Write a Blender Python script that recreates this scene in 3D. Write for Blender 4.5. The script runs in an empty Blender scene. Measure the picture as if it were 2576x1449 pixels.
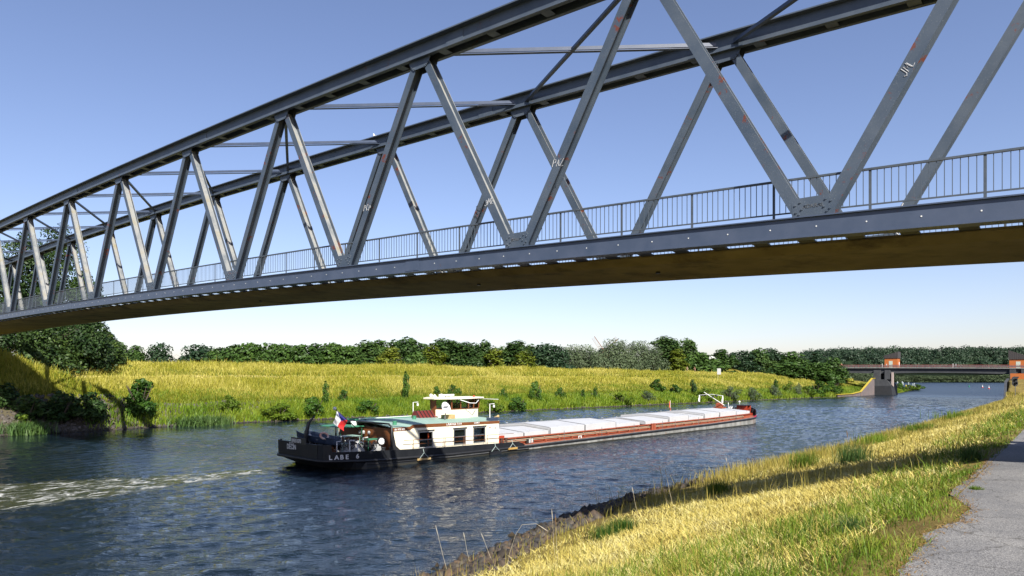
import bpy, math, random
import numpy as np
from mathutils import Vector, Matrix

C = bpy.context.scene.collection
S = bpy.context.scene
R = math.radians
FPX, XC, YH, CAMH = 1717.0, 1288.0, 948.0, 7.2      # focal length in survey pixels, principal column, horizon row, eye height (m)
UX, VX = np.array([-.7706, .6373]), np.array([.6373, .7706])   # along the truss bridge / along the canal

# ------------------------------------------------------------------ camera, sky, sun, exposure
cd = bpy.data.cameras.new('camera'); cam = bpy.data.objects.new('camera', cd); C.objects.link(cam)
cam.location = (0, 0, CAMH); cam.rotation_euler = (R(90), 0, 0)
cd.sensor_width = 36; cd.lens = 36 * FPX / 2576; cd.shift_y = (YH - 724.5) / 2576
cd.clip_start = .1; cd.clip_end = 6000
S.camera = cam
sun_v, sun_u = .64, 1.0                                # horizontal travel of a shadow per metre of drop
sdir = np.array([*(-VX * sun_v - UX * sun_u), 1.0]); sdir /= np.linalg.norm(sdir)
elev = math.asin(sdir[2]); azim = math.atan2(sdir[0], sdir[1])
w = bpy.data.worlds.new('World'); S.world = w; w.use_nodes = True
nt = w.node_tree; bg = nt.nodes['Background']
sky = nt.nodes.new('ShaderNodeTexSky'); sky.sky_type = 'NISHITA'; sky.sun_disc = False
sky.sun_elevation = elev; sky.sun_rotation = azim
sky.altitude = 0; sky.air_density = 1.0; sky.dust_density = .8; sky.ozone_density = 2.2
tn = nt.nodes.new('ShaderNodeMix'); tn.data_type = 'RGBA'; tn.blend_type = 'MULTIPLY'; tn.inputs[0].default_value = 1; tn.inputs[7].default_value = (1.06, .955, 1.05, 1)
nt.links.new(sky.outputs[0], tn.inputs[6]); nt.links.new(tn.outputs[2], bg.inputs[0]); bg.inputs[1].default_value = .076
sd = bpy.data.lights.new('sun', 'SUN'); so = bpy.data.objects.new('sun', sd); C.objects.link(so)
sd.energy = 5.0; sd.angle = R(.5); sd.color = (1, .95, .86)
so.rotation_euler = Vector(sdir).to_track_quat('Z', 'Y').to_euler()
so.location = (0, -20, 60)
S.view_settings.view_transform = 'Standard'; S.view_settings.look = 'None'
S.view_settings.exposure = 1.06; S.view_settings.gamma = 1
S.render.engine = 'CYCLES'
S.cycles.max_bounces = 8; S.cycles.transparent_max_bounces = 8
S.cycles.use_denoising = True

# ------------------------------------------------------------------ helpers
def PQ(p, q): return UX * p + VX * q
def topq(x, y): return (x * UX[0] + y * UX[1], x * VX[0] + y * VX[1])
def at(px, py, Y):                                   # survey pixel at a given distance -> point
    return Vector(((px - XC) / FPX * Y, Y, CAMH + (YH - py) / FPX * Y))
def onz(px, py, z):
    return at(px, py, (CAMH - z) * FPX / (py - YH))

class MB:
    def __init__(s): s.v = []; s.f = []; s.m = []
    def add(s, vs, fs, mi=0):
        b = len(s.v); s.v += [tuple(p) for p in vs]
        s.f += [tuple(b + i for i in f) for f in fs]; s.m += [mi] * len(fs); return s
    def box(s, c, d, rz=0, mi=0, M=None):
        hx, hy, hz = d[0] / 2, d[1] / 2, d[2] / 2; cs, sn = math.cos(rz), math.sin(rz)
        vs = []
        for x, y, z in ((-1,-1,-1),(1,-1,-1),(1,1,-1),(-1,1,-1),(-1,-1,1),(1,-1,1),(1,1,1),(-1,1,1)):
            a, b_, c_ = x * hx, y * hy, z * hz
            q = Vector((a * cs - b_ * sn, a * sn + b_ * cs, c_))
            if M: q = M @ q
            vs.append(q + Vector(c))
        return s.add(vs, [(3,2,1,0),(4,5,6,7),(0,1,5,4),(1,2,6,5),(2,3,7,6),(3,0,4,7)], mi)
    def beam(s, a, b, wd, ht, up=(0,0,1), mi=0, sec=None):
        a, b = Vector(a), Vector(b); d = (b - a).normalized(); up = Vector(up)
        sd_ = d.cross(up).normalized(); u2 = sd_.cross(d).normalized()
        sec = sec or [(-wd/2,-ht/2),(wd/2,-ht/2),(wd/2,ht/2),(-wd/2,ht/2)]
        n = len(sec)
        vs = [a + sd_ * x + u2 * y for x, y in sec] + [b + sd_ * x + u2 * y for x, y in sec]
        fs = [(i, (i+1) % n, n + (i+1) % n, n + i) for i in range(n)]
        if n == 4: fs += [(3,2,1,0), (4,5,6,7)]
        else: fs += [tuple(range(n-1,-1,-1)), tuple(range(n, 2*n))]
        return s.add(vs, fs, mi)
    def tube(s, pts, r, n=6, mi=0, cap=True):
        pts = [Vector(p) for p in pts]; k = len(pts)
        rs = r if isinstance(r, (list, tuple)) else [r] * k
        vs = []; ref = None
        for i, p in enumerate(pts):
            d = (pts[min(i+1,k-1)] - pts[max(i-1,0)])
            d = d.normalized() if d.length > 1e-9 else Vector((0,0,1))
            if ref is None: ref = Vector((0,0,1)) if abs(d.z) < .9 else Vector((1,0,0))
            a = d.cross(ref)
            if a.length < 1e-4: ref = Vector((1,0,0)) if abs(d.x) < .9 else Vector((0,1,0)); a = d.cross(ref)
            a.normalize(); b = d.cross(a).normalized(); ref = a.cross(d)
            for j in range(n):
                t = 2 * math.pi * j / n; vs.append(p + (a * math.cos(t) + b * math.sin(t)) * rs[i])
        fs = [(i*n+j, i*n+(j+1)%n, (i+1)*n+(j+1)%n, (i+1)*n+j) for i in range(k-1) for j in range(n)]
        if cap: fs += [tuple(range(n-1,-1,-1)), tuple((k-1)*n+j for j in range(n))]
        return s.add(vs, fs, mi)
    def lathe(s, c, prof, n=14, mi=0, axis=(0,0,1)):  # prof: (radius, height) along axis
        ax = Vector(axis).normalized(); a = ax.orthogonal().normalized(); b = ax.cross(a)
        c = Vector(c); vs = []
        for r_, h_ in prof:
            for j in range(n):
                t = 2*math.pi*j/n; vs.append(c + ax*h_ + (a*math.cos(t)+b*math.sin(t))*max(r_,1e-4))
        k = len(prof)
        fs = [(i*n+j, i*n+(j+1)%n, (i+1)*n+(j+1)%n, (i+1)*n+j) for i in range(k-1) for j in range(n)]
        fs += [tuple(range(n-1,-1,-1)), tuple((k-1)*n+j for j in range(n))]
        return s.add(vs, fs, mi)
    def ball(s, c, r, n=10, mi=0, sq=(1,1,1)):
        k = max(4, n // 2); prof = []
        vs = []; c = Vector(c)
        for i in range(k+1):
            ph = math.pi*i/k
            for j in range(n):
                t = 2*math.pi*j/n
                vs.append(c + Vector((r*sq[0]*max(math.sin(ph),1e-3)*math.cos(t), r*sq[1]*max(math.sin(ph),1e-3)*math.sin(t), -r*sq[2]*math.cos(ph))))
        fs = [(i*n+j, i*n+(j+1)%n, (i+1)*n+(j+1)%n, (i+1)*n+j) for i in range(k) for j in range(n)]
        return s.add(vs, fs, mi)
    def prism(s, poly, vec, mi=0):                   # polygon (3-D points) pushed along vec
        n = len(poly); vec = Vector(vec); p = [Vector(q) for q in poly]
        fs = [tuple(range(n-1,-1,-1)), tuple(range(n,2*n))] + [(i,(i+1)%n,n+(i+1)%n,n+i) for i in range(n)]
        return s.add(p + [q + vec for q in p], fs, mi)
    def loft(s, rings, mi=0, closed=True, caps=True):
        n = len(rings[0]); k = len(rings); vs = [p for r_ in rings for p in r_]
        m = n if closed else n - 1
        fs = [(i*n+j, i*n+(j+1)%n, (i+1)*n+(j+1)%n, (i+1)*n+j) for i in range(k-1) for j in range(m)]
        if caps and closed: fs += [tuple(range(n-1,-1,-1)), tuple((k-1)*n+j for j in range(n))]
        return s.add(vs, fs, mi)
    def build(s, name, mats, parent=None, smooth=False, world=False):
        me = bpy.data.meshes.new(name); me.from_pydata([tuple(p) for p in s.v], [], s.f)
        for m_ in (mats if isinstance(mats, (list, tuple)) else [mats]): me.materials.append(m_)
        me.polygons.foreach_set('material_index', s.m)
        if smooth: me.polygons.foreach_set('use_smooth', [True] * len(s.f))
        me.update()
        import bmesh
        bm = bmesh.new(); bm.from_mesh(me); bmesh.ops.recalc_face_normals(bm, faces=bm.faces); bm.to_mesh(me); bm.free()
        return link(name, me, parent, world)

def link(name, me, parent=None, world=False):
    o = bpy.data.objects.new(name, me); C.objects.link(o)
    if parent:
        o.parent = parent
        if world:
            M = Matrix.Translation(parent.location) @ parent.rotation_euler.to_matrix().to_4x4()
            o.matrix_parent_inverse = M.inverted()
    return o
def tag(o, label=None, cat=None, group=None, kind=None):
    if label: o['label'] = label
    if cat: o['category'] = cat
    if group: o['group'] = group
    if kind: o['kind'] = kind
    return o
def thing(name, label, cat, loc=(0,0,0), rz=0, group=None):
    o = bpy.data.objects.new(name, None); C.objects.link(o)
    o.location = loc; o.rotation_euler = (0, 0, rz); o.empty_display_size = .3
    return tag(o, label, cat, group)
def copy_tree(o, parent=None):
    c = o.copy(); C.objects.link(c)
    if parent: c.parent = parent
    for ch in list(o.children): copy_tree(ch, c)
    return c
def np_mesh(name, V, quads=None, tris=None, mat=None, smooth=False):
    me = bpy.data.meshes.new(name); V = np.asarray(V, np.float32)
    me.vertices.add(len(V)); me.vertices.foreach_set('co', V.ravel())
    q = np.zeros((0,4), np.int32) if quads is None else np.asarray(quads, np.int32)
    t = np.zeros((0,3), np.int32) if tris is None else np.asarray(tris, np.int32)
    me.loops.add(q.size + t.size); me.loops.foreach_set('vertex_index', np.concatenate([q.ravel(), t.ravel()]).astype(np.int32))
    me.polygons.add(len(q) + len(t))
    st = np.concatenate([np.arange(len(q))*4, len(q)*4 + np.arange(len(t))*3]).astype(np.int32)
    me.polygons.foreach_set('loop_start', st)
    if smooth: me.polygons.foreach_set('use_smooth', np.ones(len(q)+len(t), bool))
    if mat: me.materials.append(mat)
    me.update(calc_edges=True); me.validate(); return me

# ------------------------------------------------------------------ materials
def nodes(name):
    m = bpy.data.materials.new(name); m.use_nodes = True
    t = m.node_tree; b = t.nodes['Principled BSDF']
    def N(ty, **kw):
        n = t.nodes.new(ty)
        for k, v_ in kw.items():
            if k in n.inputs: n.inputs[k].default_value = v_
            else: setattr(n, k, v_)
        return n
    return m, t, b, N, t.links.new
def noise_of(N, L, vec, scale, detail=4, rough=.55, sc=None, rot=None):
    if sc or rot:
        mp = N('ShaderNodeMapping'); L(vec, mp.inputs[0])
        if sc: mp.inputs['Scale'].default_value = sc
        if rot: mp.inputs['Rotation'].default_value = (0, 0, rot)
        vec = mp.outputs[0]
    n = N('ShaderNodeTexNoise'); n.inputs['Scale'].default_value = scale; n.inputs['Detail'].default_value = detail
    n.inputs['Roughness'].default_value = rough; L(vec, n.inputs['Vector']); return n.outputs['Fac']
def ramp(N, L, fac, stops):
    r = N('ShaderNodeValToRGB'); e = r.color_ramp.elements
    while len(e) < len(stops): e.new(.5)
    for el, (p, c) in zip(e, stops):
        el.position = p; el.color = (*c, 1) if len(c) == 3 else c
    L(fac, r.inputs[0]); return r.outputs[0]
def mixc(N, L, fac, a, b, blend='MIX'):
    n = N('ShaderNodeMix', data_type='RGBA', blend_type=blend)
    if isinstance(fac, (int, float)): n.inputs[0].default_value = fac
    else: L(fac, n.inputs[0])
    for i, c in ((6, a), (7, b)):
        if isinstance(c, tuple): n.inputs[i].default_value = (*c, 1)
        else: L(c, n.inputs[i])
    return n.outputs[2]
def math_(N, L, op, a, b=None, clamp=False):
    n = N('ShaderNodeMath', operation=op, use_clamp=clamp)
    for i, c in ((0, a), (1, b)):
        if c is None: continue
        if isinstance(c, (int, float)): n.inputs[i].default_value = c
        else: L(c, n.inputs[i])
    return n.outputs[0]
ALB = .66                                            # reflectances chosen under a half-stop darker exposure, brought to this one
BRIGHT = ('white paint', 'white hatch covers', 'cream paint', 'white plastic', 'flag white', 'white curtain')
def dim(c, k=None): return tuple(x*(ALB if k is None else k) for x in c)
def pm(name, c1, c2=None, scale=3, rough=.5, metal=0, bump=0, bscale=40, spec=.4, stain=None, stain_scale=2, stain_lo=.58, stain_hi=.66, sc=None, world=False):
    k_ = .54 if 'hatch' in name else .84 if name in BRIGHT else ALB; c1 = dim(c1, k_); c2 = c2 and dim(c2, k_); stain = stain and dim(stain, k_)
    m, t, b, N, L = nodes(name)
    co = N('ShaderNodeNewGeometry').outputs['Position'] if world else N('ShaderNodeTexCoord').outputs['Object']
    col = None
    if c2:
        f = noise_of(N, L, co, scale, 5, .6, sc)
        col = ramp(N, L, f, [(.32, c1), (.68, c2)])
    if stain:
        f = noise_of(N, L, co, stain_scale, 8, .7, sc)
        k = ramp(N, L, f, [(stain_lo, (0,0,0)), (stain_hi, (1,1,1))])
        col = mixc(N, L, k, col if col else c1, stain)
    if col: L(col, b.inputs['Base Color'])
    else: b.inputs['Base Color'].default_value = (*c1, 1)
    b.inputs['Roughness'].default_value = rough; b.inputs['Metallic'].default_value = metal
    b.inputs['Specular IOR Level'].default_value = spec
    if bump:
        f = noise_of(N, L, co, bscale, 4, .6, sc)
        bn = N('ShaderNodeBump'); bn.inputs['Strength'].default_value = bump; bn.inputs['Distance'].default_value = .02
        L(f, bn.inputs['Height']); L(bn.outputs[0], b.inputs['Normal'])
    return m
def leafmat(name, cols, trans=.25, patch=.15, rough=.55):
    """leaf or blade: colour differs from blade to blade, from plant to plant and in patches over the ground"""
    m, t, b, N, L = nodes(name)
    g = N('ShaderNodeNewGeometry'); oi = N('ShaderNodeObjectInfo')
    f1 = noise_of(N, L, g.outputs['Position'], patch, 3, .6)
    a = math_(N, L, 'MULTIPLY', g.outputs['Random Per Island'], .45)
    c_ = math_(N, L, 'MULTIPLY', oi.outputs['Random'], .25)
    d = math_(N, L, 'MULTIPLY_ADD', f1, 1.3); t.nodes[-1].inputs[2].default_value = -.5
    s_ = math_(N, L, 'ADD', math_(N, L, 'ADD', a, c_), d, True)
    cols = [dim(c) for c in cols]; n = len(cols); col = ramp(N, L, s_, [(i / (n - 1), c) for i, c in enumerate(cols)])
    L(col, b.inputs['Base Color']); b.inputs['Roughness'].default_value = rough
    b.inputs['Specular IOR Level'].default_value = .25
    if trans:
        tr = N('ShaderNodeBsdfTranslucent'); L(col, tr.inputs[0])
        mx = N('ShaderNodeMixShader'); mx.inputs[0].default_value = trans
        L(b.outputs[0], mx.inputs[1]); L(tr.outputs[0], mx.inputs[2])
        L(mx.outputs[0], t.nodes['Material Output'].inputs[0])
    return m

M = {}
M['steel'] = pm('blue grey bridge paint', (.070,.094,.130), (.11,.135,.17), 1.2, .42, 0, .12, 60, .5, (.16,.07,.04), 1.1, .64, .68, world=True)
def diag_mat():                                       # paint, with pale dirt and lichen, upward faces also painted brighter as if sunlit
    m, t, b, N, L = nodes('weathered diagonal paint'); g = N('ShaderNodeNewGeometry'); P = g.outputs['Position']
    base = ramp(N, L, noise_of(N, L, P, .9, 5, .6), [(.32, (.055,.082,.122)), (.68, (.095,.122,.160))])
    sp = noise_of(N, L, P, 26, 4, .8); base = mixc(N, L, ramp(N, L, sp, [(.60, (0,0,0)), (.68, (.6,.6,.6))]), base, (.30,.32,.33))
    rust = noise_of(N, L, P, 1.3, 8, .72); base = mixc(N, L, ramp(N, L, rust, [(.605, (0,0,0)), (.64, (1,1,1))]), base, (.17,.045,.025))
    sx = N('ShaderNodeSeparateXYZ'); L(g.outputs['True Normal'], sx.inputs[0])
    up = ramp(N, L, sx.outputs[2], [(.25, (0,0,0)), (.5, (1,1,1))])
    lich = noise_of(N, L, P, .8, 7, .68); sunlit_dirt = ramp(N, L, lich, [(.36, (.20,.22,.235)), (.52, (.36,.365,.35)), (.72, (.34,.29,.16))])
    col = mixc(N, L, 1.0, mixc(N, L, up, base, sunlit_dirt), (ALB,)*3, 'MULTIPLY'); L(col, b.inputs['Base Color']); b.inputs['Roughness'].default_value = .5
    bn = N('ShaderNodeBump'); bn.inputs['Strength'].default_value = .15; bn.inputs['Distance'].default_value = .02; L(sp, bn.inputs['Height']); L(bn.outputs[0], b.inputs['Normal'])
    return m
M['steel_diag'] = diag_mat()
M['steel_dark'] = pm('dark blue chord paint', (.060,.085,.14), (.085,.11,.17), 1.5, .42, 0, .1, 50, .5, (.11,.055,.035), 1.6, .66, .70, world=True)
M['galv'] = pm('grey railing paint', (.10,.115,.13), (.16,.17,.18), 4, .5, 0, .05, 80)
M['rail'] = pm('blue grey railing paint', (.065,.085,.11), (.10,.12,.145), 4, .5, 0, .05, 80, .4, (.16,.07,.04), 3, .7, .74)
M['bolt'] = pm('bolt steel', (.16,.17,.18), None, rough=.45, metal=.3)
M['slab'] = pm('stained concrete soffit', (.27,.205,.075), (.40,.31,.12), .8, .85, 0, .3, 12, .2, (.11,.085,.04), .5, .50, .70, sc=(1,1,1), world=True)
M['concrete'] = pm('grey concrete', (.25,.25,.24), (.36,.36,.34), 1.1, .85, 0, .25, 14, .2, (.12,.12,.11), .6, .6, .72, world=True)
M['conc_dark'] = pm('shaded weathered concrete', (.055,.058,.064), (.085,.09,.097), .6, .8, 0, .2, 10, .25, (.03,.03,.03), .5, .6, .75, world=True)  # base colour darkened to hold the shade on pier and girder
M['white'] = pm('white paint', (.78,.78,.76), (.70,.70,.68), 6, .45)
M['chalk'] = pm('white spray paint', (.62,.63,.64), None, rough=.7)
M['black'] = pm('black paint', (.018,.019,.021), (.03,.03,.032), 2, .45, 0, .05, 40, .45)
M['red_text'] = pm('red spray paint', (.55,.06,.03), None, rough=.6)
# ------------------------------------------------------------------ terrain
FQ = [-80, 20, 50, 65, 109, 150, 186, 232, 268, 303, 333, 385, 420, 450, 500]
FPW = [98, 100, 101.5, 98.5, 91, 84.2, 78.7, 71.4, 65, 63, 60, 64, 78, 120, 260]
NQ = [-40, 17, 21, 27.7, 34.5, 43.6, 52, 64, 87, 107, 171, 238, 300, 380]
NPW = [17, 17.7, 18.4, 19.9, 20.4, 19.9, 18.9, 18.6, 17.9, 17.1, 16.4, 16, 18, 18]
def far_pw(q): return np.interp(q, FQ, FPW)
def near_pw(q): return np.interp(q, NQ, NPW)
def hsh(x, y, s=0):
    return np.sin(x*1.7+s)*np.cos(y*1.3-s*2)*.5 + np.sin(x*.53+y*.41+s*3)*.5
def far_z(p, q):
    t = p - far_pw(q)
    z = np.interp(t, [-8,-1,0,5,9,22,26,33,42,62,900], [-2.5,-.35,.0,1.9,3.1,6.9,7.3,9.3,9.5,5.2,5.2])
    zr = 11.4 - np.maximum(0, np.abs(q-21)-6)*.55                     # the ramp that carries the lane to the bridge
    zr = np.minimum(zr, .62*(t-1))
    z = np.where(t > .5, np.maximum(z, zr), z)
    zr2 = 11.2 - np.maximum(0, np.abs(q-309)-5)*.5                    # road ramp of the far bridge
    zr2 = np.minimum(zr2, 6.5 + (t-14)*.25)
    z = np.where(t > 14, np.maximum(z, zr2), z)
    top = np.interp(q, [150, 222, 276, 330, 400], [1, .90, .80, .75, .6]); z = np.where((z > 2) & (t < 62), 2 + (z-2)*top, z)
    return z + np.where(t > 1, .16*hsh(p*.6, q*.6, 1), 0.0) + np.where(t > 6, .1*hsh(p*2.1, q*1.9, 4), 0.)
def near_z(p, q):
    pw = near_pw(q); s = np.clip((p - 1.9) / (pw - 1.9), 0, 1.3)
    z = np.where(p < 1.9, 4.75, 4.75 * (1 - s))
    z = np.where(p > pw, -(p - pw) * .45, z)
    z = np.where(p < -1.5, 4.75 + np.minimum((-1.5 - p) * .45, 4.2), z)
    zr = 10.2 - np.maximum(0, np.abs(q-20)-5)*.6
    z = np.where(p < -4.6, np.maximum(z, np.minimum(zr, 10.2)), z)
    zr2 = 10.3 - np.maximum(0, np.abs(q-309)-5)*.4
    z = np.where((p < 13.5), np.maximum(z, np.minimum(zr2, 1.5 + (13.5 - p)*1.2 + 3)), z)
    wtop = np.interp(q, [228, 243, 270, 303, 312], [0, 1.3, 5.5, 6.5, 6.5]); z = np.where((p > -6) & (p < np.interp(q, [228, 304], [15.3, 18.4])) & (q > 228), np.maximum(z, wtop), z)
    bump = np.where((p > 2.2) & (p < pw), .07*hsh(p*1.3, q*1.1, 2) + .04*hsh(p*3.3, q*3.1, 5), 0)
    return z + bump
def sheet(name, ps, qs, fz, mat):
    P, Q = np.meshgrid(ps, qs, indexing='ij') if not callable(ps) else ps(qs)
    Z = fz(P, Q); X = UX[0]*P + VX[0]*Q; Y = UX[1]*P + VX[1]*Q
    V = np.stack([X, Y, Z], -1).reshape(-1, 3); a, b = P.shape
    i = np.arange(a*b).reshape(a, b)
    q4 = np.stack([i[:-1,:-1], i[:-1,1:], i[1:,1:], i[1:,:-1]], -1).reshape(-1, 4)
    o = link(name, np_mesh(name, V, q4, None, mat, True)); return o
M['soil'] = pm('meadow soil', (.16,.14,.045), (.26,.22,.06), .6, .9, 0, .4, 6, .1, (.09,.11,.03), .25, .5, .62, world=True)
M['bankground'] = pm('stony bank ground', (.10,.085,.065), (.17,.145,.11), 1.5, .9, 0, .6, 5, .1, (.12,.13,.04), .3, .47, .56, world=True)
def ground_mat():
    m, t, b, N, L = nodes('bank ground')
    g = N('ShaderNodeNewGeometry'); sx = N('ShaderNodeSeparateXYZ'); L(g.outputs['Position'], sx.inputs[0])
    f = noise_of(N, L, g.outputs['Position'], .5, 5, .6)
    hz = math_(N, L, 'ADD', sx.outputs[2], math_(N, L, 'MULTIPLY', f, 2.2))
    k = ramp(N, L, math_(N, L, 'MULTIPLY', hz, .1), [(.0, (.035,.032,.028)), (.16, (.11,.095,.075)), (.42, (.13,.115,.075)), (.5, (.30,.26,.05))])
    f2 = noise_of(N, L, g.outputs['Position'], 3, 6, .65)
    k = mixc(N, L, .7, k, ramp(N, L, f2, [(.3, (.6,.62,.5)), (.7, (1.25,1.2,1.1))]), 'MULTIPLY')
    k = mixc(N, L, 1.0, k, (ALB,)*3, 'MULTIPLY'); L(k, b.inputs['Base Color']); b.inputs['Roughness'].default_value = .95; b.inputs['Specular IOR Level'].default_value = .1
    bn = N('ShaderNodeBump'); bn.inputs['Strength'].default_value = .7; bn.inputs['Distance'].default_value = .15
    L(f2, bn.inputs['Height']); L(bn.outputs[0], b.inputs['Normal']); return m
M['farground'] = ground_mat()
def near_ground_mat():
    m, t, b, N, L = nodes('near bank ground')
    g = N('ShaderNodeNewGeometry')
    f = noise_of(N, L, g.outputs['Position'], .7, 5, .6); f2 = noise_of(N, L, g.outputs['Position'], 22, 5, .7)
    k = ramp(N, L, f, [(.35, (.20,.15,.05)), (.65, (.33,.26,.08))])
    k = mixc(N, L, .8, k, ramp(N, L, f2, [(.3, (.45,.45,.4)), (.7, (1.25,1.2,1.1))]), 'MULTIPLY')
    k = mixc(N, L, 1.0, k, (ALB,)*3, 'MULTIPLY'); L(k, b.inputs['Base Color']); b.inputs['Roughness'].default_value = .95; b.inputs['Specular IOR Level'].default_value = .1
    bn = N('ShaderNodeBump'); bn.inputs['Strength'].default_value = .8; bn.inputs['Distance'].default_value = .04
    L(f2, bn.inputs['Height']); L(bn.outputs[0], b.inputs['Normal']); return m
M['nearground'] = near_ground_mat()

def far_grid(qs):
    t = np.array([-12,-8,-4,-2,-1,0,1,2,3,4,5,6,7,8,9,11,13,15,17,19,20.5,22,24,26,28,30,32,33,35,38,42,46,50,55,62,75,100,150,250,400.])
    Tt, Q = np.meshgrid(t, qs, indexing='ij'); return far_pw(Q) + Tt, Q
fb = sheet('far_bank', far_grid, np.concatenate([np.arange(-80, 140, 2.), np.arange(140, 470, 5.)]), far_z, M['farground']); tag(fb, kind='structure')
def near_grid(qs):
    s = np.concatenate([np.array([-160,-80,-40,-25,-16,-12,-10,-8,-6.5,-5.5,-4.7,-4.6,-3.5,-2.5,-1.5,0,1,1.9]), 1.9 + np.linspace(.04, 1, 24)*1.0])
    T2, Q = np.meshgrid(s, qs, indexing='ij')
    P = np.where(T2 <= 1.9, T2, 1.9 + (T2 - 1.9) * (near_pw(Q) - 1.9))
    ext = np.array([.5, 1.5, 3, 6, 10]); Q2 = np.repeat(Q[:1], 5, 0); P2 = near_pw(Q2) + ext[:, None]
    return np.concatenate([P, P2]), np.concatenate([Q, Q2])
nb = sheet('near_bank', near_grid, np.concatenate([np.arange(-40, 60, .8), np.arange(60, 420, 3.)]), near_z, M['nearground']); tag(nb, kind='structure')

# asphalt path with a frayed edge
def asphalt():
    m, t, b, N, L = nodes('worn asphalt'); g = N('ShaderNodeNewGeometry')
    v = N('ShaderNodeTexVoronoi'); v.inputs['Scale'].default_value = 75; L(g.outputs['Position'], v.inputs['Vector'])
    f = noise_of(N, L, g.outputs['Position'], .8, 6, .65)
    base = ramp(N, L, f, [(.3, (.20,.20,.205)), (.7, (.285,.28,.275))])
    sp = N('ShaderNodeSeparateColor'); L(v.outputs['Color'], sp.inputs[0])
    col = mixc(N, L, .85, base, ramp(N, L, sp.outputs[0], [(.0, (.42,.42,.42)), (.55, (1.0,1.0,1.0)), (1, (1.75,1.72,1.65))]), 'MULTIPLY')
    cr = N('ShaderNodeTexVoronoi', feature='DISTANCE_TO_EDGE'); cr.inputs['Scale'].default_value = .55
    wv_ = N('ShaderNodeTexNoise'); wv_.inputs['Scale'].default_value = 2.5; wv_.inputs['Detail'].default_value = 6; L(g.outputs['Position'], wv_.inputs['Vector'])
    ad = N('ShaderNodeVectorMath', operation='MULTIPLY_ADD'); L(wv_.outputs['Color'], ad.inputs[0]); ad.inputs[1].default_value = (.5,.5,.5); L(g.outputs['Position'], ad.inputs[2]); L(ad.outputs[0], cr.inputs['Vector'])
    col = mixc(N, L, ramp(N, L, cr.outputs['Distance'], [(.0, (.75,.75,.75)), (.012, (0,0,0))]), col, (.075,.07,.062))
    big = noise_of(N, L, g.outputs['Position'], .45, 3, .5); col = mixc(N, L, 1.0, col, ramp(N, L, big, [(.35, (.82,.82,.83)), (.65, (1.08,1.07,1.05))]), 'MULTIPLY')
    col = mixc(N, L, 1.0, col, (ALB,)*3, 'MULTIPLY'); L(col, b.inputs['Base Color']); b.inputs['Roughness'].default_value = .85; b.inputs['Specular IOR Level'].default_value = .3
    bn = N('ShaderNodeBump'); bn.inputs['Strength'].default_value = .6; bn.inputs['Distance'].default_value = .006
    L(v.outputs['Distance'], bn.inputs['Height']); L(bn.outputs[0], b.inputs['Normal']); return m
M['asphalt'] = asphalt()
_eq, _ep = [], []
for px, py in ((2260,1449),(2274,1412),(2331,1354),(2322,1338),(2405,1310),(2441,1273),(2400,1248),(2390,1232),(2440,1200),(2465,1174),(2492,1150),(2540,1113)):
    g_ = onz(px, py, 4.775); a_ = topq(g_.x, g_.y); _eq.append(a_[1]); _ep.append(a_[0])
_o = np.argsort(_eq); _eq, _ep = np.array(_eq)[_o], np.array(_ep)[_o]
def edge_p(q): return np.where(np.asarray(q) < _eq[-1] + 1, np.interp(q, _eq, _ep), 1.9) + .05*hsh(q*7.7, q*3.1, 2)
def path_grid(qs):
    s = np.linspace(0, 1, 12); s2, Q = np.meshgrid(s, qs, indexing='ij')
    e = edge_p(Q); return -1.45 + s2*(e + 1.45), Q
pa = sheet('path', path_grid, np.concatenate([np.arange(-30, 40, .15), np.arange(40, 300, 2.)]), lambda p, q: 4.775 + 0*p - .02*((p-.1)/1.6)**2, M['asphalt']); tag(pa, kind='structure')

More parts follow.
